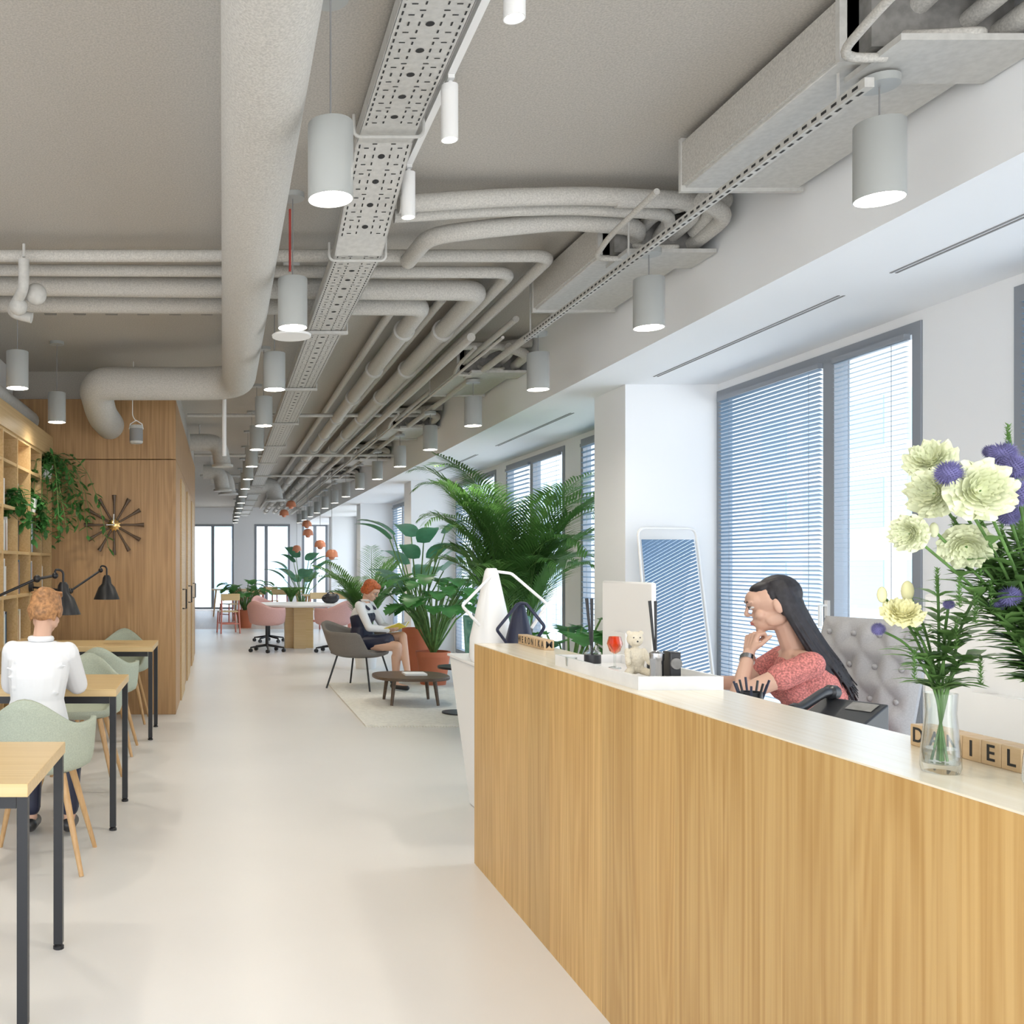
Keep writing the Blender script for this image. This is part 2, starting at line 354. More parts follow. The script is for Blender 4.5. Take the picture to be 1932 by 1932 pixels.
# cable tray
t=thing('cable_tray','perforated metal cable tray running down the ceiling beside the round duct','cable tray',(.67,4,2.9)); b=MB(); s=MB()
x0,x1=.555,.785; path=[(-1,3.15),(3.95,3.15),(4.71,2.93),(YE-.2,2.93)]
for (ya,za),(yb,zb) in zip(path,path[1:]):
    b.add([(x0,ya,za),(x1,ya,za),(x1,yb,zb),(x0,yb,zb),(x0,ya,za+.004),(x1,ya,za+.004),(x1,yb,zb+.004),(x0,yb,zb+.004)],[(0,1,2,3),(4,5,6,7),(0,1,5,4),(2,3,7,6)])
    for xx in(x0,x1): b.add([(xx-.002,ya,za),(xx+.002,ya,za),(xx+.002,ya,za+.06),(xx-.002,ya,za+.06),(xx-.002,yb,zb),(xx+.002,yb,zb),(xx+.002,yb,zb+.06),(xx-.002,yb,zb+.06)],[(0,1,2,3),(4,5,6,7),(0,4,5,1),(3,7,6,2),(0,3,7,4),(1,5,6,2)])
    L=math.hypot(yb-ya,zb-za); PC=.16; n=int(L/PC)
    if ya>3 and yb>10: n=min(n,100)
    for k in range(n):
        def q(u,l,w,h,o=0):
            f=lambda yy:(ya+(yb-ya)*yy/L,za+(zb-za)*yy/L-.0015)
            y_,z_=f(k*PC+l-h/2); y2,z2=f(k*PC+l+h/2); xc=(x0+x1)/2+u
            if o: s.add([(xc+w*cos(a*PI/6),y_+(y2-y_)*(.5+.5*sin(a*PI/6)),z_+(z2-z_)*(.5+.5*sin(a*PI/6))) for a in range(12)],[tuple(range(12))])
            else: s.add([(xc-w/2,y_,z_),(xc+w/2,y_,z_),(xc+w/2,y2,z2),(xc-w/2,y2,z2)],[(0,1,2,3)])
        q(0,.08,.015,.03,1)
        for u in(-.1,.1):
            for l in(.02,.06,.1,.14): q(u,l,.006,.022)
        for u in(-.07,.07):
            q(u,.08,.006,.022); q(u,.03,.02,.006); q(u,.13,.02,.006); q(u*.55,.005,.02,.006)
        for u in(-.035,.035): q(u,.08,.006,.022); q(u,.035,.006,.018); q(u,.125,.006,.018)
mk('tray',b,'galv',t,w=True); mk('perforation',s,'dark',t,w=True,flat=True,rec=False)
for y,z in((3.85,3.13),(4.74,2.915)): mk('hanger',MB().tube(fillet([(.53,y,z+.09),(.53,y,z),(.81,y,z),(.81,y,z+(.09 if z>3 else .25))],.03),.007,8),'galv',t,w=True)
for k in range(12):
    y=6.2+k*2; mk('hanger',MB().bx(.525,.815,y,y+.03,2.905,2.925).tube([(.53,y+.015,2.91),(.53,y+.015,3.23)],.005,6).tube([(.81,y+.015,2.91),(.81,y+.015,3.23)],.005,6),'galv',t,w=True)
t=thing('strut_channel','slotted metal channel running beneath the cooling units','metal channel',(2.0,3,2.86)); mk('channel',MB().bx(1.985,2.015,2.95,6.3,2.88,2.91),'galv',t,w=True)
s=MB()
for k in range(64):
    y=2.98+k*.052; s.add([(1.984,y,2.89),(1.984,y+.028,2.89),(1.984,y+.028,2.9),(1.984,y,2.9)],[(0,1,2,3)]); s.add([(1.995,y,2.879),(1.995,y+.028,2.879),(2.005,y+.028,2.879),(2.005,y,2.879)],[(0,1,2,3)])
mk('perforation',s,'dark',t,w=True,flat=True,rec=False)
for y in(3.1,4.7,6.2): mk('threaded_rod',MB().tube([(2,y,2.9),(2,y,3.23)],.005,6),'galv',t,w=True)
def unit(y0,y1,label):
    t=thing('fan_coil_unit',label,'cooling unit',(2.2,(y0+y1)/2,3.0),group='cooling units above the bulkhead edge')
    mk('casing',MB().bx(1.96,2.44,y0,y1,3.0,3.2),'galv',t,w=True,bev=.004)
    mk('side_panel',MB().bx(1.945,1.96,y0+.02,y1-.02,3.01,3.19),'pipe',t,w=True)
    mk('flange',MB().bx(1.94,2.46,y1-.02,y1,2.985,3.21),'galv',t,w=True); mk('flange',MB().bx(1.94,2.46,y0,y0+.02,2.985,3.21),'galv',t,w=True)
    mk('drain_tray',MB().bx(2.02,2.47,y0-.16,y0+.1,2.965,2.985),'galv',t,w=True)
    mk('end_box',MB().bx(2.0,2.44,y0-.06,y0-.002,3.0,3.19),'dgalv',t,w=True)
    for pts,r in (([(2.3,y0-.03,3.08),(2.3,y0-.3,3.1),(2.2,y0-.42,3.12),(1.86,y0-.42,3.12)],.03),([(2.4,y0-.03,3.04),(2.4,y0-.4,3.06),(2.2,y0-.55,3.08)],.038),([(2.05,y0-.05,2.97),(1.9,y0-.05,2.97),(1.88,y0-.3,3.0),(1.88,y0-.8,3.02)],.014),([(2.15,y0-.03,3.13),(2.15,y0-.2,3.15),(2.3,y0-.3,3.17),(2.46,y0-.3,3.17)],.033),([(2.1,y0-.03,3.05),(2.12,y0-.12,3.0),(2.28,y0-.16,2.99),(2.3,y0-.05,3.03)],.016)):
        mk('lagged_pipe',MB().tube(fillet(pts,.1,6),r,12),'pipe',t,w=True)
for i,y in enumerate((3.0,4.93,7.9,11,14.2,17.4)): unit(y,y+1.06,'grey box cooling unit hung under the ceiling, %s from the camera'%ORD[i])
# pendants
def pendant(zc,name='pendant_lamp'):
    t=thing(name,'x','pendant lamp')
    mk('canopy',MB().lathe([(.058,zc-2.57-.025),(.058,zc-2.57)],n=24),'lamp',t)
    mk('cord',MB().tube([(0,0,.235),(0,0,zc-2.59)],.003,6),'cord',t)
    s=MB().lathe([(.001,.243),(.070,.243),(.0725,.24),(.0725,0),(.070,0),(.064,.05),(.001,.05)],n=32); mk('shade',s,'lamp',t)
    mk('diffuser',MB().lathe([(.001,.008),(.064,.008),(.062,.016),(.001,.016)],n=24),'glow',t)
    return t
def plight(loc,e=19):
    l=bpy.data.lights.new('pendant_light','SPOT'); l.energy=e; l.spot_size=R_(155); l.spot_blend=1; l.color=(1,.93,.81); l.shadow_soft_size=.06
    o=bpy.data.objects.new('pendant_light',l); C.objects.link(o); o.location=loc; return o
pa=pendant(2.955); pc=pendant(ZC)
for k in range(15):
    y=3.05+1.65*k
    for row,(x,src,nm) in enumerate(((2.1,pa,'row beside the window bulkhead'),(.345,pc,'middle row beneath the cable tray'))):
        lb='grey cylinder pendant lamp, %s from the camera in the %s'%(ORD[k],nm)
        if k==0: o=src; o.location=(x,y,2.57); o['label']=lb; o['group']='grey cylinder pendant lamps'
        else: o=dup(src,(x,y,2.57),0,lb)
        if k<11: plight((x,y,2.567))
for k,y in enumerate((6.3,7.8)):
    dup(pc,(-1.355,y,2.57),0,['leftmost grey cylinder pendant lamp, at the left picture edge','grey cylinder pendant lamp in front of the oak wall'][k]); plight((-1.355,y,2.567))
for k,(x,y) in enumerate(((-1.355,4.65),(-1.355,3.0),(.345,1.4))):
    dup(pc,(x,y,2.57),0,'grey cylinder pendant lamp outside the left or near picture edge, %s'%ORD[k]); plight((x,y,2.567))
solo('light_track',MB().bx(.822,.85,-.9,4.5,3.195,3.228),'wwhite','slim white light track beside the cable tray','light track')
sp0=None
for i,y in enumerate((2.73,3.51,4.29)):
    lb='slim white cylinder spotlight on the track, %s from the camera'%ORD[i]
    if not sp0:
        sp0=t=thing('track_spotlight',lb,'spotlight',(.835,y,2.965),group='white track spotlights')
        mk('body',MB().lathe([(.001,.2),(.031,.2),(.031,0),(.027,0),(.027,.01),(.001,.01)],n=24),'wwhite',t); mk('bracket',MB().bx(-.006,.006,-.01,.01,.2,.23).bx(-.012,.012,-.03,.03,.215,.229),'wwhite',t); mk('lens',MB().lathe([(.001,.006),(.026,.006),(.026,.009)],n=20),'glow',t)
    else: dup(sp0,(.835,y,2.965),0,lb)
t=thing('ceiling_speaker','small grey cylinder speaker hanging before the oak wall','speaker',P(257,837,8.3)); o_=P(257,837,8.3)
mk('body',MB().lathe([(.05,0),(.058,.01),(.058,.15),(.05,.16)],n=28),'galv',t); mk('grille',MB().lathe([(.0585,.02),(.0585,.13)],n=28),'cord',t)
mk('bracket',MB().tube([P(244,810,8.3)-o_,P(246,800,8.3)-o_,P(257,793,8.3)-o_,P(268,800,8.3)-o_,P(270,810,8.3)-o_],.005,6),'wwhite',t); mk('cable',MB().tube([p-o_ for p in fillet([P(257,795,8.3),P(250,785,8.3),P(250,760,8.3),P(252,682,8.3)],.05)],.004,6),'wwhite',t)
solo('air_diffuser',MB().lathe([(.115,0),(.118,.012),(.09,.03),(.05,.04),(.05,.455)],P(550,636,5.7),28),'wwhite','round white disc fitting behind the second middle-row lamp','air diffuser')
solo('red_conduit',MB().tube([P(547,512,4.9),P(547,425,4.9),P(547,390,4.9)],.006,8),'redpipe','thin red vertical conduit beside the thick duct','conduit')
solo('white_conduit',MB().tube([P(423,860,8.6),P(423,684,8.6)],.02,10),'wwhite','white vertical conduit left of the middle row lamps','conduit')
for i,(x,y,z,r,s) in enumerate(((-.1,12.4,3.0,.11,.1),(.1,17,2.98,.14,.0),(.75,19,3.0,.16,.3),(.0,15.8,2.95,.12,0))):
    solo('elbow_duct',MB().tube(fillet([(x-.32,y,z),(x+s-.05,y,z),(x+s,y,z-.3)],.2,8),r,20).lathe([(r*1.25,0),(r*1.25,.03)],(x+s,y,z-.32),20).tube([(x-.2,y,z),(x-.2,y,ZC)],.008,6),'galv','grey elbow air duct with a flanged outlet, %s nearest'%ORD[i],'duct','elbow ducts deep in the room')
solo('side_duct',MB().tube([(-1.8,5.6,2.75),(-1.8,8.9,2.75)],.09,16),'galv','slim round duct above the bookcase','duct')
for i,(px,py,d) in enumerate(((626,1051,15),(604,1032,16.5),(581,1010,17.5),(579,993,19),(560,1039,21),(536,972,20),(549,956,18.5))):
    lb='orange domed pendant lamp over the tables, %s'%['lowest and furthest right','second from the right','hanging just below another','just above its twin','small one nearest the far wall','leftmost one','topmost one'][i]
    p=P(px,py,d); zz=ZC-p.z
    t=thing('dome_pendant_lamp',lb,'pendant lamp',p,group='orange domed pendant lamps')
    mk('shade',MB().lathe([(.02,.12),(.06,.11),(.09,.07),(.1,0),(.097,0),(.085,.065),(.001,.1)],n=20),'orange',t); mk('cord',MB().tube([(0,0,.12),(0,0,zz)],.004,6),'cord',t)
    mk('lower_bowl',MB().lathe([(.001,-.045),(.03,-.04),(.05,-.01),(.05,0),(.001,.0)],n=16),'orange',t)
# ================= RECEPTION DESK
t=thing('reception_desk','long golden oak reception counter on the right','desk',(1.33,2.5,0))
mk('front_panel',MB().bx(1.185,1.21,.5,4.49,0,1.03),'desk',t,w=True)
mk('end_panel',MB().bx(1.21,1.48,4.465,4.49,0,1.03),'desk',t,w=True)
mk('countertop',MB().bx(1.185,1.48,.5,4.49,1.0302,1.034).bx(1.211,1.48,.5,4.464,.99,1.0301),'counter',t,w=True)
mk('back_panel',MB().bx(1.455,1.48,.5,4.46,0,.99),'wwhite',t,w=True)
mk('work_surface',MB().bx(1.48,2.12,.5,4.4,.83,.86),'wwhite',t,w=True)
CT=1.034
def cube(ch,x,y,T2=None,lab=''):
    t=thing('letter_cube',lab,'letter block',(x,y,CT),group='wooden letter cubes')
    mk('block',MB().bx(-.022,.022,-.022,.022,0,.044),'cube',t,bev=.002)
    letter(ch,.042,t,M(((0,0,-1,-.0225),(-1,0,0,0),(0,1,0,.022),(0,0,0,1))))
    if T2: letter(T2,.042,t,M(((1,0,0,0),(0,0,-1,-.0225),(0,1,0,.022),(0,0,0,1))))
for i,ch in enumerate('WERONIKA'): cube(ch,1.41,4.46-.0455*i,'M' if i==7 else None,'small wooden cube printed %s in the far row of letter cubes'%ch)
for i,ch in enumerate('DANIEL'): cube(ch,1.425,1.925-.0455*i,None,'wooden cube printed %s in the near row behind the flower vase'%ch)
solo('marble_tray',MB().bx(1.22,1.47,2.8,3.5,CT,CT+.01).bx(1.22,1.232,2.8,3.5,CT+.01,CT+.04).bx(1.458,1.47,2.8,3.5,CT+.01,CT+.04).bx(1.232,1.458,2.8,2.812,CT+.01,CT+.04).bx(1.232,1.458,3.488,3.5,CT+.01,CT+.04),'marble','long white marble tray on the counter','tray')
def onct(px,y,x=None): return ((px-420)*y/F,y)
ZT=CT+.0105
def reed(x,y,label,z=ZT):
    t=thing('reed_diffuser',label,'reed diffuser',(x,y,z))
    mk('bottle',MB().lathe([(.026,0),(.028,.005),(.028,.05),(.014,.06),(.014,.075)],n=20),'vase',t); mk('label_band',MB().lathe([(.0285,.012),(.0285,.042)],n=20),'plast',t)
    m=MB()
    for a in range(4): m.tube([(.0,.0,.02),(.012*cos(a*1.6)-.012,.014*sin(a*1.6),.24)],.003,6)
    mk('reeds',m,'plast',t)
reed(*onct(1118,3.36),'black reed diffuser bottle at the far end of the tray'); reed(*onct(1238,3.12),'reed diffuser standing behind the plush bear')
t=thing('glass_goblet','orange glass goblet beside the plush bear','glass',(*onct(1160,3.3),ZT)); mk('bowl',MB().lathe([(.004,.05),(.018,.06),(.026,.085),(.02,.11),(.017,.11),(.022,.085),(.002,.056)],n=20),'amber',t); mk('foot',MB().lathe([(.022,0),(.02,.004),(.004,.008),(.004,.05)],n=20),'vase',t)
tx,ty=onct(1198,3.08); t=thing('plush_bear','cream plush bear sitting on the marble tray','soft toy',(tx,ty,ZT))
m=MB(); m.ell((0,0,.05),(.03,.026,.045)); m.ell((0,0,.118),(.026,.024,.025)); m.ell((-.006,-.022,.110),(.012,.012,.01))
for s in(-1,1): m.ell((s*.019,0,.138),(.009,.006,.008)); m.cap((s*.026,-.005,.08),.010,(s*.034,-.03,.045),.009); m.cap((s*.018,-.01,.018),.013,(s*.036-.01,-.055,.014),.012)
blob('body',m,'tedd',t,.0026,2); m=MB(); m.ell((-.006,-.034,.113),.0028); m.ell((-.013,-.021,.124),.0022); m.ell((.007,-.022,.124),.0022); mk('face_beads',m,'plast',t)
tx,ty=onct(1250,2.95); t=thing('tape_dispenser','black and chrome desk gadget at the near end of the tray','desk gadget',(tx,ty,ZT))
mk('body',MB().bx(-.035,.045,-.03,.03,0,.012).bx(.012,.045,-.028,.028,.012,.09),'plast',t,bev=.004); mk('cylinder',MB().lathe([(.02,.012),(.02,.06),(.022,.065),(.022,.085),(.008,.092)],(-.018,0,0),20),'chrome',t); mk('cover',MB().lathe([(.001,.0),(.017,.0),(.017,.006),(.001,.007)],(.028,-.029,.055),20,M.Rotation(PI/2,3,'X')),'dgalv',t)
solo('tealight_glass',MB().lathe([(.018,0),(.02,.03),(.017,.03),(.015,.004)],(*onct(1078,3.38),ZT),20),'vase','small clear tealight glass in the marble tray','candle glass')
def monitor(y0,y1,label):
    yc=(y0+y1)/2; t=thing('monitor',label,'monitor',(1.68,yc,.861))
    mk('casing',MB().bx(1.63,1.648,y0,y1,.98,1.335),'wwhite',t,w=True,bev=.008); mk('screen',MB().bx(1.6485,1.65,y0+.01,y1-.01,.99,1.325),'plast',t,w=True)
    mk('stand',MB().bx(1.60,1.612,yc-.07,yc+.07,.87,1.13).bx(1.612,1.63,yc-.03,yc+.03,1.08,1.13),'wwhite',t,w=True); mk('foot',MB().bx(1.59,1.76,yc-.09,yc+.09,.861,.869),'wwhite',t,w=True)
monitor(3.62,4.1,'white backed monitor standing between tray and mirror'); monitor(1.72,2.22,'white backed monitor behind the flower vase')
t=thing('desk_phone','black desk telephone in front of the receptionist','telephone',(1.93,3.0,.861),R_(-65))
mk('body',MB().add([(-.1,-.09,0),(.1,-.09,0),(.1,.1,0),(-.1,.1,0),(-.1,-.09,.03),(.1,-.09,.03),(.1,.1,.11),(-.1,.1,.11)],[(0,1,2,3),(4,5,6,7),(0,1,5,4),(2,3,7,6),(0,3,7,4),(1,2,6,5)]),'plast',t,bev=.006)
hp=fillet([(-.075,-.1,.075),(-.075,-.06,.085),(-.075,.06,.13),(-.075,.11,.125)],.03); mk('handset',MB().tube(hp,[.024 if k<2 or k>len(hp)-3 else .016 for k in range(len(hp))],10),'plast',t)
mk('screen',MB().add([(0,.04,.087),(.08,.04,.087),(.08,.085,.106),(0,.085,.106)],[(0,1,2,3)]),'dgalv',t,flat=True)
t=thing('pen_holder','black pen holder beside the telephone','pen holder',(1.84,3.32,.861)); mk('cup',MB().lathe([(.035,0),(.038,.1),(.034,.1),(.032,.005)],n=20),'plast',t)
for i in range(9):
    a=i*.7; solo('pen',MB().tube([(1.84+.012*cos(a),3.32+.012*sin(a),.87),(1.84+.055*cos(a),3.32+.055*sin(a),.985+.01*(i%3))],.004,8),'plast' if i%2 else 'navy','dark pen standing in the pen holder','pen','pens in the pen holder')
t=thing('display_pedestal','white tapered pedestal behind the far end of the counter','pedestal',(1.55,5.1,0)); mk('body',MB().add([(1.45,4.9,0),(1.95,4.9,0),(1.95,5.6,0),(1.45,5.6,0),(1.33,4.75,.87),(2.05,4.75,.87),(2.05,5.6,.87),(1.33,5.6,.87)],[(0,1,2,3),(4,5,6,7),(0,1,5,4),(1,2,6,5),(2,3,7,6),(3,0,4,7)]),'wwhite',t,w=True,bev=.01); mk('top',MB().bx(1.32,2.06,4.74,5.61,.87,.885),'wwhite',t,w=True,bev=.003)
def lantern(c,r,h,ma,hp,label):
    t=thing('candle_lantern',label,'lantern',c); mk('cone',MB().lathe([(r*.9,0),(r,.02),(r*.98,h*.25),(r*.3,h*.97),(r*.22,h),(.001,h)],n=28),ma,t)
    mk('handle',MB().tube(fillet([V(p)-V(c) for p in hp],.015,4),.008,10),ma,t)
lantern((P(927,1067,5.1).x,5.1,.886),.115,.5,'wwhite',[P(905,1180,5.0),P(872,1143,4.98),P(935,1078,5.08),P(965,1082,5.1),P(1033,1140,5.02),P(1003,1185,5.0)],'large white conical lantern with angular handle')
lantern((P(980,1067,4.9).x,4.9,.886),.085,.32,'navy',[P(955,1212,4.83),P(937,1188,4.8),P(978,1138,4.85),P(992,1138,4.85),P(1028,1182,4.8),P(1010,1212,4.83)],'small midnight blue conical lantern with angular handle')
t=thing('floor_mirror','white tube framed floor mirror leaning by the pier','mirror',(3.1,6.5,0))
mk('frame',MB().tube(fillet([V((2.88,6.30,.02)),V((2.87,6.60,1.66)),V((3.30,6.66,1.66)),V((3.36,6.38,.02))],.06),.009,10),'wwhite',t,w=True)
mk('glass_sheet',MB().add([(2.92,6.34,.12),(3.34,6.40,.12),(3.27,6.62,1.58),(2.89,6.585,1.58)],[(0,1,2,3)]),'mirror',t,w=True,flat=True)
# ---- plants helper
def leafq(m,b,d,L,w,up=V((0,0,1)),droop=.3,seg=4,fold=.15,prof=None):
    b=V(b); d=V(d).normalized(); s=d.cross(up)
    if s.length<.05: s=d.cross(V((1,0,0)))
    s.normalize(); n=s.cross(d); vs=[];p=b.copy(); dd=d.copy()
    for i in range(seg+1):
        t=i/seg; ww=w*(prof(t) if prof else max(.02,sin(PI*min(1,t*.95+.04))))*.5
        vs+=[p-s*ww+n*ww*fold,p.copy(),p+s*ww+n*ww*fold]; p=p+dd*L/seg; dd=(dd+V((0,0,-droop/seg))).normalized()
    fs=[]
    for i in range(seg): a=i*3; fs+=[(a,a+1,a+4,a+3),(a+1,a+2,a+5,a+4)]
    m.add(vs,fs)
def frond(m,st,b,az,L,e0,e1,nl=26,ll=.3,lw=.02,t0=.25,lift=.25,ex=1.6,dr=.45):
    p=V(b); pts=[p.copy()]; N=14; ts=[]
    for i in range(N):
        e=e0+(e1-e0)*(i/(N-1))**ex; d=V((cos(az)*cos(e),sin(az)*cos(e),sin(e))); p=p+d*L/N; pts.append(p.copy()); ts.append(d)
    st.tube(pts,[.009*(1-.8*i/N) for i in range(N+1)],6)
    side=V((-sin(az),cos(az),0))
    for k in range(nl):
        t=t0+(1-t0)*k/nl; f=t*N; i=min(int(f),N-1); q=pts[i].lerp(pts[i+1],f-i); d=ts[i]; s=side
        l=ll*sin(PI*(.2+.75*(t-t0)/(1-t0)))**.6
        for g in(-1,1): leafq(m,q,s*g*1.0+d*.9+V((0,0,lift)),l*random.uniform(.9,1.1),lw,droop=dr,seg=4)
def palm(loc,L,n,label,name,ll=.3,lw=.022,potr=.2,poth=.35,pot='wwhite',seed=1,nl=26,lim=None,t0=.25,emin=64,eend=(-30,30),ex=1.6,clamp=None,dr=.45):
    random.seed(seed); t=thing(name,label,'plant',loc); m=MB(); st=MB()
    for i in range(n):
        az=i*2.4+random.uniform(-.3,.3); e=R_(random.uniform(emin,89)); l=L*random.uniform(.5,1.02)
        if lim: l*=lim(az)
        frond(m,st,(random.uniform(-.1,.1),random.uniform(-.1,.1),poth),az,l,e,R_(random.uniform(*eend)),nl,ll,lw,t0,ex=ex,dr=dr)
    if clamp:
        for q in(m,st): q.v=[clamp(v) for v in q.v]
    mk('foliage',m,'palm',t,rec=False); mk('stems',st,'fresh',t)
    mk('pot',MB().lathe([(potr*.75,0),(potr,poth),(potr*.93,poth),(potr*.9,poth-.04),(.001,poth-.04)],n=28),pot,t)
PX,PY=2.58,8.5
def clp(v):
    x,y,z=v
    if x<-.55: x=-.55+(x+.55)*.45
    if z>2.1: z=2.1+(z-2.1)*.72
    z=min(z,2.72); x+=PX; y+=PY
    x=min(x,3.4)
    if x>2.8: y=max(y,7.34)
    if x>2.4: z=min(z,2.64)
    return (x-PX,y-PY,z)
palm((PX,PY,0),2.7,44,'tall areca palm with arching fronds beside the white pier','potted_palm',.38,.02,.22,.4,seed=3,nl=40,lim=lambda a:.88 if cos(a)>.3 else 1,t0=.4,emin=79,eend=(-45,35),ex=2.4,clamp=clp,dr=.7)
palm((1.95,13.0,0),1.45,16,'smaller palm behind the reading woman','potted_palm',.26,.026,.18,.5,seed=5)
def bigleaf(t_,seed,n,H,L,W,ma,notch=False,spread=.45,poth=.4,jit=1.0,az0=0,xmax=9,low=.6):
    random.seed(seed); m=MB(); st=MB()
    for i in range(n):
        az=az0+i*2.4; h=poth+(H-poth)*random.uniform(1-low*jit,1); r=spread*random.uniform(.4,1)
        b=V((0,0,poth-.05)); tip=V((cos(az)*r,sin(az)*r,h)); st.tube([b,(b+tip)/2+V((0,0,.1)),tip],[.012,.01,.007],6)
        l=L*random.uniform(.75,1.1)
        pr=(lambda t:(sin(PI*min(1,t*.9+.12))**.5)*(.62 if notch and int(t*12)%2 else 1)*(1 if t<.97 else .05))
        leafq(m,tip,V((cos(az),sin(az),.9 if not notch else .15)),l,W*random.uniform(.8,1.1),droop=.9 if not notch else 1.2,seg=12 if notch else 7,fold=.2,prof=pr)
    m.v=[(min(v[0],xmax),v[1],max(v[2],.02)) for v in m.v]
    mk('foliage',m,ma,t_,rec=False); mk('stems',st,'fresh',t_)
def pot(t,r,h,ma='terra'): mk('pot',MB().lathe([(r*.72,0),(r*.95,h*.85),(r,h*.85),(r,h),(r*.9,h),(r*.88,h-.04),(.001,h-.04)],n=28),ma,t)
t=thing('potted_bird_of_paradise','tall broad-leaved plant in the taller terracotta pot','plant',(2.44,11.9,0)); pot(t,.2,.62); bigleaf(t,4,15,1.85,.5,.29,'blue',poth=.6,spread=.42)
t=thing('potted_monstera','monstera with split leaves in the wide terracotta pot','plant',(2.46,11.15,0)); pot(t,.2,.4); bigleaf(t,8,52,1.3,.3,.28,'leaf',True,spread=.55,poth=.4,xmax=.9,low=.45)
t=thing('potted_monstera','split-leaved monstera at the foot of the tall palm','plant',(2.6,7.15,0)); pot(t,.17,.36,'wwhite'); bigleaf(t,18,24,1.05,.28,.26,'leaf',True,spread=.34,poth=.36,xmax=.22)
t=thing('potted_bird_of_paradise','broad-leaved plant beside the far tables','plant',(1.9,23,0)); pot(t,.22,.45,'wwhite'); bigleaf(t,14,14,1.6,.6,.35,'blue',poth=.45,spread=.5)
t=thing('potted_monstera','leafy plant left of the far tables','plant',(.5,21.5,0)); pot(t,.2,.4); bigleaf(t,19,26,1.1,.32,.3,'leaf',True,spread=.5)
t=thing('potted_fern','low fern behind the round meeting table','plant',(1.45,20.2,.0)); pot(t,.2,.6,'wwhite'); m=MB();st=MB()
for i in range(16): frond(m,st,(0,0,.58),i*2.4,.6,R_(75),R_(-20),14,.14,.03)
mk('foliage',m,'palm',t,rec=False); mk('stems',st,'fresh',t)
# ================= LEFT TABLES
def ltable():
    t=thing('work_table','x','table'); mk('tabletop',MB().bx(-.51,.51,-.34,.34,.71,.75),'table',t,bev=.002)
    mk('apron',MB().bx(-.47,.47,-.315,-.295,.67,.71),'black',t); mk('apron',MB().bx(-.47,.47,.295,.315,.67,.71),'black',t)
    for x in(-.49,.49):
        for y in(-.31,.31): l=mk('leg',MB().bx(x-.016,x+.016,y-.016,y+.016,.02,.71),'black',t); mk('foot',MB().lathe([(.02,0),(.02,.01),(.01,.02)],(x,y,0),14),'black',l)
    return t
t0=ltable()
for i,y in enumerate((3.18,5.36,7.97)):
    lb='oak topped table with black steel legs, %s on the left'%['nearest to the camera','where the woman in white sits','furthest, before the clock wall'][i]
    if i==0: t0.location=(-1.09,y,0); t0['label']=lb; t0['group']='oak work tables'
    else: dup(t0,(-1.07,y,0),0,lb)
def tub(rx,ry,zs,hb,ha,front=.02,lean=.1,n=48,a1=60,a2=105,a3=135):
    def H(t):
        S=lambda x:max(0,min(1,x))**2*(3-2*max(0,min(1,x)))
        h=hb+(ha-hb)*S(t/a1); return h+(front-h)*S((t-a2)/(a3-a2))
    m=MB(); rings=[]
    for s in(.02,.4,.7,.9,1): rings.append(('s',s))
    for v in(.12,.3,.5,.7,.85,1): rings.append(('w',v))
    vs=[]
    for k,q in rings:
        for i in range(n):
            a=2*PI*i/n; t=abs((math.degrees(a)+180)%360-180); ca,sa=cos(a),sin(a)
            if k=='s': vs.append((rx*q*sa,-ry*q*ca,zs+.04*q**4))
            else:
                h=H(t); g=1+.1*(q**.5)*min(1,h/.1); vs.append((rx*g*sa,-ry*g*ca-(lean*q*h/hb*max(0,ca)),zs+.04+h*q))
    fs=[tuple(range(n))]
    for i in range(len(rings)-1):
        for k in range(n): fs.append((i*n+k,i*n+(k+1)%n,(i+1)*n+(k+1)%n,(i+1)*n+k))
    m.add(vs,fs); return m
def gchair():
    t=thing('shell_chair','x','chair'); mk('shell',tub(.235,.22,.44,.33,.2),'green',t,sol=.024)
    mk('seat_pad',MB().lathe([(.001,.455),(.19,.455),(.21,.475),(.19,.495),(.001,.5)],n=28),'green',t)
    for x,y in((-1,1),(1,1),(-1,-1),(1,-1)): mk('leg',MB().tube([(x*.13,y*.12,.44),(x*.235,y*.225,0)],[.019,.011],12),'leg',t)
    return t
g0=gchair()
for i,(x,y,rz,lb) in enumerate(((-.87,4.52,0,'sage green shell chair the woman in white sits on'),(-.9,6.1,PI,'sage green shell chair on the far side of her table'),(-.9,7.2,0,'sage green shell chair on the near side of the furthest table'),(-.92,8.62,PI,'sage green shell chair against the oak wall'))):
    if i==0: g0.location=(x,y,0); g0['label']=lb; g0['group']='sage green shell chairs'
    else: dup(g0,(x,y,0),rz,lb)
t=thing('bookcase','oak bookcase filling the left wall','bookcase',(-1.78,7,0)); zs_=[.05,.42,.79,1.16,1.5,1.84,2.18,2.4]
for k in range(9): y=5+k*.49; mk('upright',MB().bx(-1.95,-1.6,y-.012,y+.012,0,2.4),'shelf',t,w=True)
for z in zs_: mk('shelf',MB().bx(-1.95,-1.605,5,8.93,z-.012,z+.012),'shelf',t,w=True)
mk('back',MB().bx(-1.965,-1.95,5,8.95,0,2.6),'table',t,w=True); mk('fascia',MB().bx(-1.95,-1.59,5,8.95,2.412,2.6),'shelf',t,w=True)
random.seed(11)
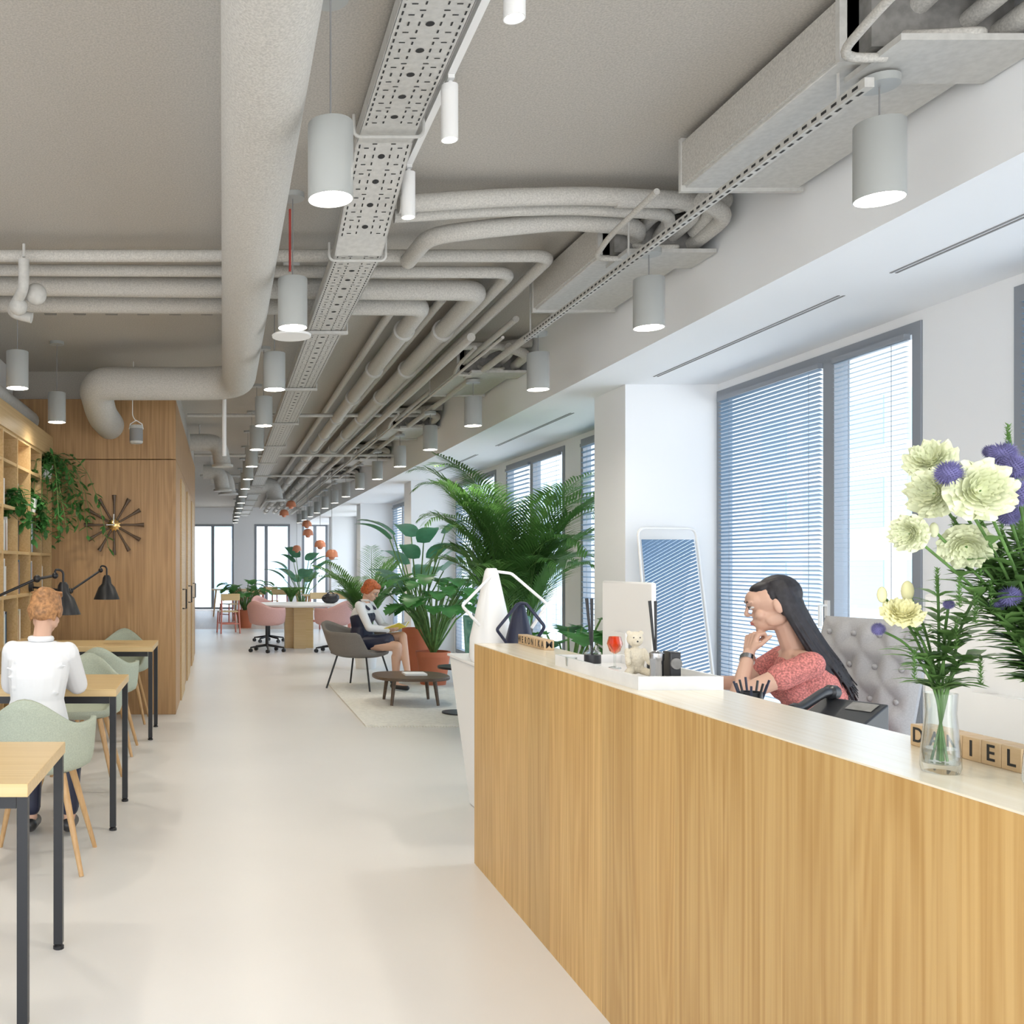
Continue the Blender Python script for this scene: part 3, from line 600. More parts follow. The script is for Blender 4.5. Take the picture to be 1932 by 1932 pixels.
for k,zi in((4,2),(4,3),(4,4),(4,5),(5,2),(5,3),(5,4),(5,5),(6,2),(6,3),(6,4),(7,2),(7,3),(7,4),(6,1),(7,1),(5,1)):
    y=5+k*.49+.02
    for j in range(random.randint(5,10)):
        w=random.uniform(.015,.035); h=random.uniform(.2,.28); z=zs_[zi]+.0125
        solo('book',MB().bx(-1.85,-1.63,y,y+w,z,z+h),K['bk'][random.randrange(7)],'book standing on the oak bookcase shelves','book','books in the oak bookcase',flat=True); y+=w+.002
def trailing(loc,label,n,L,seed,lw=.04):
    random.seed(seed); t=thing('trailing_plant',label,'plant',loc); m=MB(); st=MB()
    for i in range(n):
        az=random.uniform(-1.6,1.6); p=V((0,0,.12)); pts=[p.copy()]; d=V((cos(az)*.5,sin(az)*.5,.6)); l=L*random.uniform(.4,1)
        for j in range(12):
            p=p+d.normalized()*l/12; d=d+V((random.uniform(-.1,.1),random.uniform(-.1,.1),-.4)); pts.append(p.copy())
            for q in range(2): leafq(m,p,V((random.uniform(-1,1),random.uniform(-1,1),random.uniform(-.8,.3))),random.uniform(.05,.11),lw,seg=3)
        st.tube(pts,.003,5)
    m.v=[(v[0],min(v[1],8.95-loc[1]),v[2]) for v in m.v]
    mk('foliage',m,'leaf',t,rec=False); mk('stems',st,'fresh',t); mk('pot',MB().lathe([(.05,0),(.07,.12),(.062,.12),(.001,.1)],n=20),'wwhite',t)
trailing((-1.62,8.72,2.193),'trailing green plant hanging from the bookcase beside the oak wall',24,1.25,2,.036); trailing((-1.66,7.5,1.853),'leafy plant on a middle bookcase shelf',9,.5,4,.05); trailing((-1.66,8.2,1.853),'trailing plant beneath the bookcase top',8,.6,9)
def wlamp(a,e,h,z,label):
    a,e,h=V(a),V(e),V(h); t=thing('swing_arm_lamp',label,'lamp',a,group='black swing arm lamps')
    mk('mount',MB().tube([a,a+V((.03,0,0))],.04,16),'black',t,w=True)
    mk('arm',MB().tube([a+V((.03,0,0)),e],.009,10),'black',t,w=True); mk('arm',MB().tube([e,h],.009,10).tube(fillet([h,h+V((.0,0,.04)),h+V((.05,0,.03)),h+V((.05,0,-.06))],.03),.007,8),'black',t,w=True)
    mk('joint',MB().ell(e,.024),'black',t,w=True); mk('joint',MB().ell(h,.02),'black',t,w=True)
    c=h+V((.05,0,-.04)); mk('shade',MB().lathe([(.02,0),(.032,-.02),(.04,-.07),(.068,-.1),(.108,-.2),(.104,-.2),(.05,-.1),(.001,-.05)],c,28),'black',t,w=True)
    mk('bulb',MB().ell(c+V((0,0,-.14)),.03),'paper',t,w=True)
wlamp((-1.6,7.9,1.22),P(133,1115,7.8),P(190,1076,7.9),0,'black swing-arm lamp over the furthest table'); wlamp((-1.6,5.9,1.13),P(70,1092,5.9),P(104,1086,5.9),0,'black swing-arm lamp above the seated woman in white')
t=thing('wall_clock','dark sunburst wall clock on the oak partition','clock',(-1.015,8.93,1.78)); 
for k in range(12):
    a=k*PI/6; d=V((cos(a),0,sin(a))); mk('spoke',MB().tube([d*.05,d*.2,d*.28],[.009,.012,.021],10),'walnut',t)
mk('hub',MB().lathe([(.06,-.03),(.06,0),(.03,.02)],n=24,T=M.Rotation(PI/2,3,'X')),'brass',t); mk('hand',MB().bx(-.004,.004,-.035,-.03,-.01,.1),'wwhite',t); mk('hand',MB().bx(-.07,.01,-.035,-.03,-.004,.004),'wwhite',t); mk('back_pin',MB().bx(-.02,.02,0,.039,-.02,.02),'walnut',t)
# ================= LOUNGE
solo('rug',MB().bx(1.24,2.8,8.3,11.3,0,.015),'rug','cream wool rug under the coffee table','rug')
m=MB()
for i in range(60): x=1.24+i*.026; m.bx(x,x+.008,8.25,8.3,.001,.006)
o=solo('rug_fringe',m,'rug','cream fringe along the near rug edge','rug fringe'); o['kind']='stuff'
t=thing('armchair','grey tub armchair on thin black legs holding the reading woman','armchair',(1.56,10.85,0.0155),R_(-125)); mk('shell',tub(.33,.3,.36,.34,.24,a2=115,a3=140,lean=.12),'grey',t,sol=.035); mk('cushion',MB().lathe([(.001,.37),(.26,.375),(.29,.41),(.26,.445),(.001,.45)],n=28),'grey',t)
for x,y in((-1,1),(1,1),(-1,-1),(1,-1)): mk('leg',MB().tube([(x*.2,y*.18,.37),(x*.29,y*.27,0)],.011,8),'black',t)
def rrect(w,h,p=3.0,n=40): return [(w*abs(cos(a))**(2/p)*(1 if cos(a)>0 else -1),h*abs(sin(a))**(2/p)*(1 if sin(a)>0 else -1)) for a in[2*PI*i/n for i in range(n)]]
t=thing('coffee_table','dark wood pebble shaped coffee table on the rug','coffee table',(1.9,9.65,.0155)); mk('tabletop',MB().prism(rrect(.38,.36,2.6),.25,.28),'walnut',t,bev=.006)
for x,y in((-.2,-.2),(.2,-.2),(-.2,.2),(.2,.2)): mk('leg',MB().tube([(x,y,.25),(x*1.15,y*1.15,0)],[.022,.015],12),'walnut',t)
solo('magazine',MB().bx(1.83,2.05,9.55,9.75,.297,.315),'paper','white magazine lying on the coffee table','magazine')
t=thing('side_table','dark round side table half hidden by the counter','side table',(2.22,8.95,.0155)); mk('tabletop',MB().lathe([(.2,.42),(.2,.44)],n=28),'black',t); mk('post',MB().tube([(0,0,.01),(0,0,.42)],.015,12),'black',t); mk('base',MB().lathe([(.16,0),(.16,.012)],n=28),'black',t)
def tufted(t,w,h,z0,ma,ny,nx,th=.1,y=-.0,tp=.05):
    m=MB(); N=48; K2=N+1; vs=[]; fs=[]
    for side in(1,-1):
        for i in range(K2):
            for j in range(K2):
                u=i/N;v=j/N; e=min(1,min(u,1-u)*10)**.5*min(1,min(v,1-v)*10)**.5
                du=abs(((u*nx)%1)-.5)*2; dv=abs(((v*ny)%1)-.5)*2; tf=math.exp(-(du*du+dv*dv)*2.2)+.3*math.exp(-((du-dv)**2)*18)
                vs.append(((u-.5)*w*(1-.08*(1-v)),y+side*(th*.5*e)-(tp*tf*e if side>0 else 0)+(-.12*v),z0+h*v))
        o=0 if side>0 else K2*K2
        for i in range(N):
            for j in range(N): fs.append((o+i*K2+j,o+(i+1)*K2+j,o+(i+1)*K2+j+1,o+i*K2+j+1))
    m.add(vs,fs); o=mk('backrest',m,ma,t,rec=False); o.data.shade_smooth()
    for i in range(nx):
        for j in range(ny): v=(j+.5)/ny; mk('button',MB().ell((((i+.5)/nx-.5)*w*(1-.08*(1-v)),y+th*.5-tp*1.25-.12*v+.004,z0+h*v),(.012,.008,.012),n=10,h=6),ma,t)
t=thing('tufted_armchair','green buttoned leather armchair behind the counter end','armchair',(2.29,7.85,0),R_(170)); tufted(t,.56,.55,.42,'teal',4,5,.12,-.22); mk('seat',MB().bx(-.28,.28,-.3,.3,.25,.43),'teal',t,bev=.04)
for s in(-1,1): mk('armrest',MB().bx(s*.28-.04,s*.28+.04,-.28,.28,.25,.62),'teal',t,bev=.03)
for x,y in((-1,1),(1,1),(-1,-1),(1,-1)): mk('leg',MB().tube([(x*.23,y*.24,.26),(x*.26,y*.27,0)],[.02,.012],10),'walnut',t)
t=thing('office_chair','light grey buttoned high-back chair behind the receptionist','office chair',(2.42,3.88,0),R_(104)); tufted(t,.48,.64,.54,'tuft',5,4,.11,-.17,.022); mk('seat',MB().bx(-.24,.24,-.2,.28,.44,.545),'tuft',t,bev=.035)
def star(t,h,ma='black',r=.28,b0='castor'):
    mk('column',MB().tube([(0,0,.1),(0,0,h)],.025,14),ma,t); m=MB()
    for k in range(5): a=k*2*PI/5+.3; m.tube([(0,0,.11),(r*cos(a),r*sin(a),.075)],[.022,.013],10)
    mk('star_base',m,ma,t)
    for k in range(5):
        a=k*2*PI/5+.3; mk(b0,MB().lathe([(.03,-.02),(.03,.02)],(r*cos(a),r*sin(a),.03),14,M.Rotation(PI/2,3,'X')).tube([(r*cos(a),r*sin(a),.03),(r*cos(a),r*sin(a),.08)],.01,8),'plast',t)
star(t,.45,'chrome')
t=thing('round_table','large round white meeting table on an oak pedestal','table',(1.3,16.3,0)); mk('tabletop',MB().lathe([(.001,.715),(.82,.715),(.84,.73),(.84,.75),(.001,.75)],n=48),'wwhite',t); mk('pedestal',MB().prism([(-.24,-.1),(.24,-.1),(.24,.1),(-.24,.1)],0,.715).prism([(-.1,-.24),(.1,-.24),(.1,.24),(-.1,.24)],0,.714),'table',t)
p0=t=thing('swivel_chair','pink swivel tub chair at the left of the round table','chair',(.72,15.5,0),R_(-35),'pink swivel chairs'); mk('shell',tub(.27,.25,.44,.36,.24),'pink',t,sol=.03); mk('seat_pad',MB().lathe([(.001,.455),(.22,.46),(.235,.49),(.001,.52)],n=24),'pink',t); star(t,.45)
dup(p0,(1.78,15.4,0),R_(30),'pink swivel tub chair in front of the round table at right'); dup(p0,(.85,17.5,0),R_(215),'pink swivel tub chair behind the round table')
t=thing('backpack','black bag lying on the round table','bag',(1.85,16.4,.751)); m=MB(); m.ell((0,0,.08),(.15,.08,.09)); m.ell((.08,0,.1),(.08,.07,.07)); blob('body',m,'plast',t,.01,3); mk('strap',MB().tube(fillet([(-.08,0,.14),(0,-.02,.21),(.08,0,.15)],.05),.008,8),'plast',t)
def wchair(ma='leg'):
    t=thing('dining_chair','x','chair'); mk('seat',MB().bx(-.2,.2,-.2,.2,.44,.46),'table',t,bev=.005); mk('backrest',MB().bx(-.2,.2,-.21,-.19,.68,.82),'table',t,bev=.01)
    for x in(-1,1): mk('leg',MB().tube([(x*.18,-.19,.82),(x*.18,-.19,.44),(x*.2,-.22,0)],.017,8),ma,t); mk('leg',MB().tube([(x*.18,.18,.45),(x*.2,.2,0)],.017,8),ma,t)
    for y in(-.2,.19): mk('stretcher',MB().tube([(-.19,y,.2),(.19,y,.2)],.012,8),ma,t)
    return t
K['coral']=mat('coral painted frame',(.62,.22,.17),.5)
w0=wchair('coral'); w0.location=(.12,19.8,0); w0.rotation_euler=(0,0,0.2); w0['label']='coral framed chair standing alone left of the far tables'; w0['group']='chairs at the far tables'
for i,(x,y,rz) in enumerate(((.2,23.6,2.2),(.8,23.6,0),(1.4,23.6,0),(1.3,25.8,PI),(2.0,20.7,.3),(2.55,20.7,-.2))): dup(w0,(x,y,0),rz,'coral framed chair around the far oak tables, %s from the left'%ORD[i])
def ftable(x,y,L,label):
    t=thing('long_table',label,'table',(x,y,0)); mk('tabletop',MB().bx(-L/2,L/2,-.4,.4,.72,.75),'table',t)
    for a in(-1,1):
        for c in(-1,1): mk('leg',MB().tube([(a*(L/2-.12),c*.3,.72),(a*(L/2-.05),c*.35,0)],[.025,.018],8),'leg',t)
ftable(1.15,24.6,1.8,'oak table at the far windows'); ftable(2.4,21.5,1.2,'oak table beyond the round table, right side'); ftable(.2,26.5,1.0,'small oak table near the far left window')
# ================= FLOWERS
def lis(t,c,r,ax,ma='cream'):
    ax=V(ax).normalized(); q=ax.to_track_quat('Z','Y').to_matrix(); m=MB()
    for Lr in range(8):
        rr=r*(1-.115*Lr); n=(6,6,5,5,4,4,3,3)[Lr]; hgt=.18+.15*Lr
        for k in range(n):
            a0=k*2*PI/n+Lr*.9+random.uniform(-.15,.15); vs=[];U,W=12,6; ph=random.uniform(0,6)
            for i in range(W+1):
                w=i/W
                for j in range(U+1):
                    u=j/U*2-1; az=a0+u*(.78)*(.45+.55*w**.5); ruf=sin(u*8+ph)*w**3
                    rad=rr*(w**.65)*(1-.1*u*u-.03*Lr*w*w)+rr*.06*ruf; z=rr*hgt*w**1.5+rr*.16*ruf+rr*.07*sin(u*17+ph)*w**4-.16*rr*w**6*(Lr<3)
                    vs.append(V(c)+q@V((rad*cos(az),rad*sin(az),z)))
            m.add(vs,[(i*(U+1)+j,i*(U+1)+j+1,(i+1)*(U+1)+j+1,(i+1)*(U+1)+j) for i in range(W) for j in range(U)])
    o=mk('bloom',m,ma,t,w=True,rec=False); o.data.shade_smooth(); return o
def thi(t,c,r):
    m=MB(); m.ell(c,r*.66)
    for i in range(230):
        z=1-2*(i+.5)/230; a=i*2.399; d=V((math.sqrt(1-z*z)*cos(a),math.sqrt(1-z*z)*sin(a),z)); s=d.cross(V((.3,.5,.8))).normalized()*r*.055; u=d.cross(s)
        b=V(c)+d*r*.6; m.add([b+s,b-s*.5+u,b-s*.5-u,V(c)+d*r*(.96+.08*(i%3-1))],[(0,1,3),(1,2,3),(2,0,3)])
    return mk('bloom',m,'thist',t,w=True,flat=True)
def stem(t,pts,nl=5,L=.05,W=.014,r=.0022,ma='fresh',st0=.3,seed=0):
    random.seed(seed); pts=fillet(pts,.06,5); mk('stem',MB().tube(pts,r,7),'fresh',t,w=True)
    if nl:
        m=MB()
        for i in range(nl):
            f=(st0+(1-st0)*i/nl)*(len(pts)-1); k=int(f); p=pts[k].lerp(pts[min(k+1,len(pts)-1)],f-k); a=i*2.2+seed
            for g in(0,PI): leafq(m,p,V((cos(a+g),sin(a+g),.5)),L*random.uniform(.7,1.2),W,droop=.8,seg=4)
        mk('leaves',m,ma,t,w=True,rec=False)
def vase(c,r,h,label):
    t=thing('glass_vase',label,'vase',c); mk('body',MB().lathe([(r*.9,0),(r,.01),(r*.95,h*.3),(r*.75,h*.75),(r*.82,h),(r*.76,h),(r*.7,h*.75),(r*.88,h*.3),(r*.9,.016),(.001,.016)],n=32),'vase',t)
    mk('water',MB().lathe([(r*.85,.018),(r*.85,h*.3),(.001,h*.3)],n=24),'vase',t)
v1=(1.272,1.69,CT+.0005); vase(v1,.031,.14,'small clear vase of cut flowers in front of the letter cubes')
v2=(1.36,1.56,CT+.0005); vase(v2,.042,.16,'larger clear vase at the right picture edge holding the big bouquet')
b1=V(v1)+V((0,0,.02)); n1=V(v1)+V((0,0,.14)); b2=V(v2)+V((0,0,.02)); n2=V(v2)+V((0,0,.16))
def cut(kind,pe,label,b0,nk,r,ax=(-.5,-.8,.4),ma='cream',seed=0,nl=4,L=.05,W=.014):
    random.seed(seed*7+3)
    t=thing('cut_flower',label,'flower',b0,group='cut flowers on the counter'); mid=(nk+pe)/2+V((0,0,.03)); j=V((random.uniform(-.01,.01),random.uniform(-.01,.01),0))
    stem(t,[b0-j,nk+j*.8,mid,pe],nl,L,W,seed=seed)
    if kind=='l': lis(t,pe,r,ax,ma)
    elif kind=='t': thi(t,pe,r)
    elif kind=='b': m=MB(); m.ell(pe,(r*.55,r*.55,r)); mk('bud',m,ma,t,w=True)
    elif kind=='s':
        m=MB(); 
        for i in range(60): a=i*2.4; z=i/60*.05; leafq(m,pe+V((0,0,z-.04)),V((cos(a),sin(a),1)),.009,.003,seg=2)
        mk('spike',m,'fresh',t,w=True,rec=False)
cut('l',P(1702,1158,1.62),'cream yellow open flower, lowest of the small vase',b1,n1,.033,(-.3,-.7,.8),'yel',1)
cut('b',P(1664,1122,1.64),'closed yellow bud furthest left in the small vase',b1,n1,.014,ma='yel',seed=2,nl=2); cut('b',P(1712,1115,1.66),'yellow bud above the open cream flower',b1,n1,.018,ma='yel',seed=3,nl=2)
cut('t',P(1657,1187,1.66),'small violet thistle at the left of the small vase',b1,n1,.013,seed=4,nl=2); cut('t',P(1790,1140,1.6),'tiny thistle in the middle of the small vase',b1,n1,.01,seed=5)
cut('s',P(1768,1085,1.66),'slim green flower spike rising from the small vase',b1,n1,.01,seed=6,nl=9,L=.07,W=.016); cut('s',P(1850,1110,1.65),'leafy green spike right of the small vase',b1,n1,.01,seed=7,nl=10,L=.08,W=.024); cut('s',P(1805,1180,1.6),'short leafy green sprig in the small vase',b1,n1,.01,seed=8,nl=10,L=.085,W=.026)
cut('s',P(1725,1240,1.64),'low leafy sprig leaning left in the small vase',b1,n1,.01,seed=21,nl=7,L=.07,W=.026);cut('s',P(1850,1250,1.64),'low leafy sprig leaning right in the small vase',b1,n1,.01,seed=22,nl=7,L=.075,W=.026)
for i,(k,px,py,d,r,ax,lb) in enumerate((('l',1848,925,1.42,.048,(-.35,-1,.1),'largest cream green bloom facing the camera'),('l',1762,930,1.5,.041,(-.9,-.5,.1),'cream green bloom facing left beside the largest'),('l',1716,1006,1.5,.031,(-.9,-.4,-.1),'small cream bloom lowest on the left of the bouquet'),('l',1822,1030,1.5,.038,(-.5,-.8,-.4),'cream green bloom hanging beneath the largest'),('l',1755,868,1.55,.039,(-.6,-.5,.5),'upright pale bloom at the top left of the bouquet'),
    ('t',1790,893,1.43,.022,0,'violet thistle between the two cream blooms'),('t',1893,857,1.5,.022,0,'violet thistle at the top of the bouquet'),('t',1914,882,1.44,.022,0,'violet thistle right of the largest bloom'),('t',1920,932,1.42,.023,0,'violet thistle at the right edge of the bouquet'),('t',1905,1125,1.5,.018,0,'violet thistle low in the bouquet'),('t',1868,852,1.55,.013,0,'smallest violet thistle above the largest bloom'),
    ('s',1902,815,1.5,.01,0,'green spike at the very top of the bouquet'),('b',1762,1000,1.5,.012,0,'green bud beside the lowest cream bloom'),('t',1903,972,1.46,.018,0,'violet thistle under the right edge blooms'),('t',1880,1140,1.52,.013,0,'small thistle at the foot of the bouquet'))):
    cut(k,P(px,py,d),lb,b2,n2,r,ax or (0,0,1),seed=30+i,nl=7,L=.06,W=.024)
for i,(px,py) in enumerate(((1850,1040),(1890,1000),(1810,1100),(1920,1070),(1800,990),(1870,1110),(1925,1000),(1840,1130),(1890,1060),(1850,980),(1925,930))): cut('s',P(px,py,1.51),'leafy green sprig filling the big bouquet, %s'%ORD[i],b2,n2,.01,seed=50+i,nl=12,L=.075,W=.028)
# ================= PEOPLE
def Rm(f,up=V((0,0,1))):
    y=V(f).normalized(); x=y.cross(up).normalized(); z=x.cross(y); return M((x,y,z)).transposed()
def headm(m,c,R):
    H=lambda x,y,z:V(c)+R@V((x,y,z)); e=lambda p,r:m.ell(H(*p),r,R,18,14)
    e((0,-.012,.022),(.072,.09,.082)); e((0,.022,-.04),(.053,.062,.062)); e((0,.05,-.06),(.039,.038,.038)); e((0,.068,-.088),(.019,.019,.016))
    e((0,.05,.03),(.055,.042,.045))
    for s in(-1,1): e((s*.033,.058,-.027),(.022,.021,.022)); e((s*.074,-.008,-.008),(.008,.018,.03)); e((s*.03,.078,.03),(.02,.011,.007)); e((s*.044,.01,-.055),(.018,.04,.03))
    m.cap(H(0,.086,.018),.006,H(0,.103,-.016),.008); e((0,.095,-.022),(.012,.011,.006)); e((0,.082,-.051),(.02,.014,.007)); e((0,.08,-.063),(.017,.013,.007))
def face(t,c,R):
    H=lambda x,y,z:V(c)+R@V((x,y,z))
    for s in(-1,1):
        e=mk('eye',MB().ell(H(s*.031,.0785,.008),(.0125,.0115,.0055),R,12,8),'eye',t); mk('iris',MB().ell(H(s*.031,.0885,.0075),(.0055,.003,.005),R,10,6),'iris',e)
        mk('eyelash',MB().tube([H(s*.019,.086,.0125),H(s*.031,.092,.0142),H(s*.045,.083,.0115)],[.001,.0018,.0012],6),'iris',t)
        mk('eyebrow',MB().tube([H(s*.014,.092,.029),H(s*.031,.0895,.0345),H(s*.048,.077,.028)],[.0018,.0026,.0014],6),'iris',t)
    mk('lips',MB().ell(H(0,.0935,-.0525),(.018,.006,.0035),R,14,8).ell(H(0,.0915,-.0595),(.015,.007,.0045),R,14,8),'lip',t)
def hand(m,w,f,n,side,curl=.5):
    w=V(w); f=V(f).normalized(); n=V(n); n=(n-f*n.dot(f)).normalized(); s=f.cross(n)*side; k=f.cross(-n)
    for i,(o,l) in enumerate(((.029,.066),(.0095,.074),(-.0095,.069),(-.028,.054))):
        kn=w+f*(.083-.006*abs(i-1))+s*o; m.cap(w+f*.01+s*o*.6,.0125,kn,.0105); d=(f+s*o*2.2).normalized(); p=kn
        for j,fr in enumerate((.45,.3,.25)):
            d=M.Rotation(curl*(.7,1,.8)[j]*(1+.07*i),3,k)@d; q=p+d*l*fr; m.cap(p,.0088-.001*j,q,.0082-.001*j); p=q
    p=w+s*.018+f*.02; d=(s*.75+f*.65-n*.3).normalized(); q=p+d*.038; m.cap(p,.0125,q,.010); d=(d+f*.5-n*.2).normalized(); q2=q+d*.026; m.cap(q,.0095,q2,.0085); m.cap(q2,.0085,q2+d*.02,.007)
def torso(m,pel,ch,nk,g=0,sw=1):
    pel,ch,nk=V(pel),V(ch),V(nk); S=[]
    def sec(p,rx,ry): S.append((p.x,p.y,p.z,(rx+g)*sw,ry+g))
    sec(pel-V((0,0,.09)),.14,.12); sec(pel-V((0,0,.03)),.168,.13); sec(pel+(ch-pel)*.25,.15,.12); sec(pel+(ch-pel)*.6,.12,.095); sec(ch,.138,.11); sec(ch+(nk-ch)*.45,.145,.1); sec(ch+(nk-ch)*.75,.12,.075); sec(nk-V((0,0,.005)),.065,.05)
    m.loft(S)
    for s in(-1,1): m.ell(ch+V((s*.065,.08,.01)),(.052+g,.042+g,.05+g))
def limb(m,a,ra,b,rb,c,rc,g=0): m.cap(a,ra+g,b,rb+g); m.cap(b,rb+g,c,rc+g)
def person(label,loc,rz,J,skin,hcur=(.5,.5),vox=.005,sw=1):
    t=thing('person',label,'person',loc,rz); m=MB(); torso(m,J['pel'],J['ch'],J['nk'],0,sw); R=Rm(J['hd']); hc=V(J['head'])
    m.cap(V(J['nk'])-V((0,0,.03)),.047,hc+R@V((0,-.02,-.06)),.043); headm(m,hc,R)
    for s,X in((-1,'L'),(1,'R')):
        limb(m,J['sh'+X],.043,J['el'+X],.034,J['wr'+X],.023); m.cap(V(J['nk'])-V((0,0,.04)),.043,J['sh'+X],.042)
        w=V(J['wr'+X]); f,n,sd=J['h'+X]; hand(m,w,f,n,sd,hcur[0 if X=='L' else 1])
        hp=V(J['pel'])+V((s*.09,.02,-.02)); limb(m,hp,.085,J['kn'+X],.054,J['an'+X],.034); kn,an=V(J['kn'+X]),V(J['an'+X]); m.cap(kn.lerp(an,.3)+V((0,-.015,0)),.048,an,.032)
        m.cap(an-V((0,.02,.03)),.03,an+V((0,.13,-.055)),.025)
    blob('body',m,skin,t,vox,2); face(t,hc,R); return t,R,hc
# receptionist
J=dict(pel=(0,0,.62),ch=(0,.05,.9),nk=(0,.105,1.07),head=(.01,.19,1.245),hd=(.2,1,-.3),shL=(-.15,.11,1.02),elL=(-.15,.37,.895),wrL=(-.01,.285,1.045),hL=((.18,-.25,.95),(-.3,1,.35),1),shR=(.15,.10,1.02),elR=(.2,.24,.90),wrR=(.13,.46,.915),hR=((-.1,1,-.15),(0,.1,1),-1),knL=(-.1,.43,.6),anL=(-.1,.42,.12),knR=(.1,.43,.6),anR=(.1,.42,.12))
t,R,hc=person('receptionist in a coral dotted top with long black hair, chin on hand',(2.4,3.8,0),R_(80),J,'skin2',(1.45,.35),.004,.88)
m=MB(); torso(m,J['pel'],J['ch'],V(J['nk'])-V((0,0,.03)),.012,.9)
for X in'LR': a,b=V(J['sh'+X]),V(J['el'+X]); m.cap(a,.05,a.lerp(b,.42),.052); m.cap(V(J['nk'])-V((0,0,.06)),.043,a,.049)
blob('blouse',m,'red',t,.007,2)
m=MB(); H=lambda x,y,z:hc+R@V((x,y,z)); e=lambda p,r:m.ell(H(*p),r,R,16,12)
e((0,-.03,.03),(.078,.088,.082)); e((0,.01,.072),(.057,.055,.027)); e((0,-.07,-.02),(.066,.038,.068))
for s in(-1,1): e((s*.064,-.04,-.005),(.017,.038,.06))
random.seed(5)
for k in range(120):
    a=-1.85+3.7*k/119; j=lambda s:random.uniform(-s,s); ca,sa=cos(a),sin(a)
    p=[H(.05*sa,-.02-.03*ca,.092),H(.077*sa,-.03-.062*ca,.03+j(.01)),H(.08*sa,-.04-.066*ca,-.05),V((.088*sa+j(.008),.085-.07*ca+j(.01),1.09)),V((.098*sa+j(.014),.035-.085*ca+j(.016),1.0)),V((.09*sa+j(.02),-.015-.08*ca+j(.02),.89+j(.04)))]
    p=fillet(p,.06,3); m.tube(p,[.0072*(1-.65*i/len(p)) for i in range(len(p))],6)
blob('hair',m,'bhair',t,.0032,1)
wl=V(J['wrL']); d=(V(J['elL'])-wl).normalized(); mk('wristwatch',MB().tube([wl+d*.02,wl+d*.042],.029,16),'chrome',t)
m=MB(); m.cap((-.09,.02,.56),.098,(-.1,.42,.57),.07); m.cap((.09,.02,.56),.098,(.1,.42,.57),.07); m.ell((0,0,.6),(.18,.14,.1)); blob('skirt',m,'navy',t,.01,3)
# reader
J=dict(pel=(0,-.04,.53),ch=(0,-.05,.82),nk=(0,.0,.985),head=(0,.07,1.11),hd=(.1,1,-.65),shL=(-.15,-.01,.94),elL=(-.2,.13,.7),wrL=(-.09,.3,.68),hL=((.35,.8,0),(-.6,0,-.8),1),shR=(.15,-.01,.94),elR=(.2,.13,.7),wrR=(.09,.3,.68),hR=((-.35,.8,0),(.6,0,-.8),-1),knL=(-.05,.42,.6),anL=(.12,.55,.22),knR=(.1,.42,.5),anR=(.04,.38,.1))
t,R,hc=person('red haired woman in white shirt and black pinafore reading in the grey armchair',(1.62,10.82,0.01),R_(-122),J,'skin',(.4,.4),.006)
m=MB(); torso(m,J['pel'],J['ch'],V(J['nk'])-V((0,0,.01)),.008)
for X in'LR': limb(m,J['sh'+X],.050,J['el'+X],.043,J['wr'+X],.032,.002); m.cap(V(J['nk'])-V((0,0,.05)),.048,J['sh'+X],.049)
blob('shirt',m,'shirt',t,.008,3)
m=MB(); torso(m,J['pel'],V(J['ch'])-V((0,0,.02)),V(J['nk'])-V((0,0,.12)),.018)
for s in(-1,1): m.cap((s*.085,.08,.9),.018,(s*.08,-.04,.99),.016); m.cap((s*.09,0,.5),.1,(s*.08,.3,.56),.08)
blob('pinafore',m,'navy',t,.008,3)
mk('collar',MB().tube([V(J['nk'])+V((.045*cos(a),.045*sin(a)+.0,.01)) for a in[i*PI/6 for i in range(12)]],.014,8,cl=True),'shirt',t)
m=MB(); e=lambda p,r:m.ell(hc+R@V(p),r,R,16,12); e((0,-.025,.035),(.086,.094,.085)); e((0,.035,.075),(.066,.05,.035)); e((0,-.07,-.03),(.07,.045,.06))
for s in(-1,1): e((s*.07,-.01,0),(.022,.045,.055))
blob('hair',m,'rhair',t,.007,3)
for X in'LR': a=V(J['an'+X]); blob('shoe',MB().cap(a+V((0,-.03,-.045)),.036,a+V((0,.13,-.06)),.03),'plast',t,.008,2)
t=thing('open_book','open book with a yellow cover in the reading woman\'s hands','book',(1.62,10.82,0),R_(-122))
for s in(-1,1): T=M.Translation((0,.39,.69))@M.Rotation(.35,4,'X')@M.Rotation(-s*.35,4,'Y'); mk('cover',MB().bx(min(0,s*.15),max(0,s*.15),-.1,.1,-.004,0,T),'ypaper',t); mk('pages',MB().bx(min(0,s*.14),max(0,s*.14),-.09,.09,.0,.012,T),'paper',t)
# woman left
J=dict(pel=(0,0,.59),ch=(0,.09,.86),nk=(0,.15,1.03),head=(.01,.24,1.17),hd=(.12,1,-.5),shL=(-.135,.13,.975),elL=(-.17,.25,.8),wrL=(-.09,.46,.785),hL=((.3,1,0),(0,0,1),1),shR=(.135,.13,.97),elR=(.165,.25,.8),wrR=(.09,.46,.785),hR=((-.3,1,0),(0,0,1),-1),knL=(-.1,.42,.52),anL=(-.1,.4,.1),knR=(.1,.42,.52),anR=(.1,.4,.1))
t,R,hc=person('woman in a white blouse with auburn hair gathered up, seen from behind',(-.9,4.58,0),0,J,'skin',(.3,.3),.006,.85)
m=MB(); torso(m,J['pel'],J['ch'],V(J['nk'])-V((0,0,.0)),.016,.95)
for X in'LR': limb(m,J['sh'+X],.052,J['el'+X],.049,J['wr'+X],.034,.003); m.cap(V(J['nk'])-V((0,0,.05)),.05,J['sh'+X],.05)
random.seed(3)
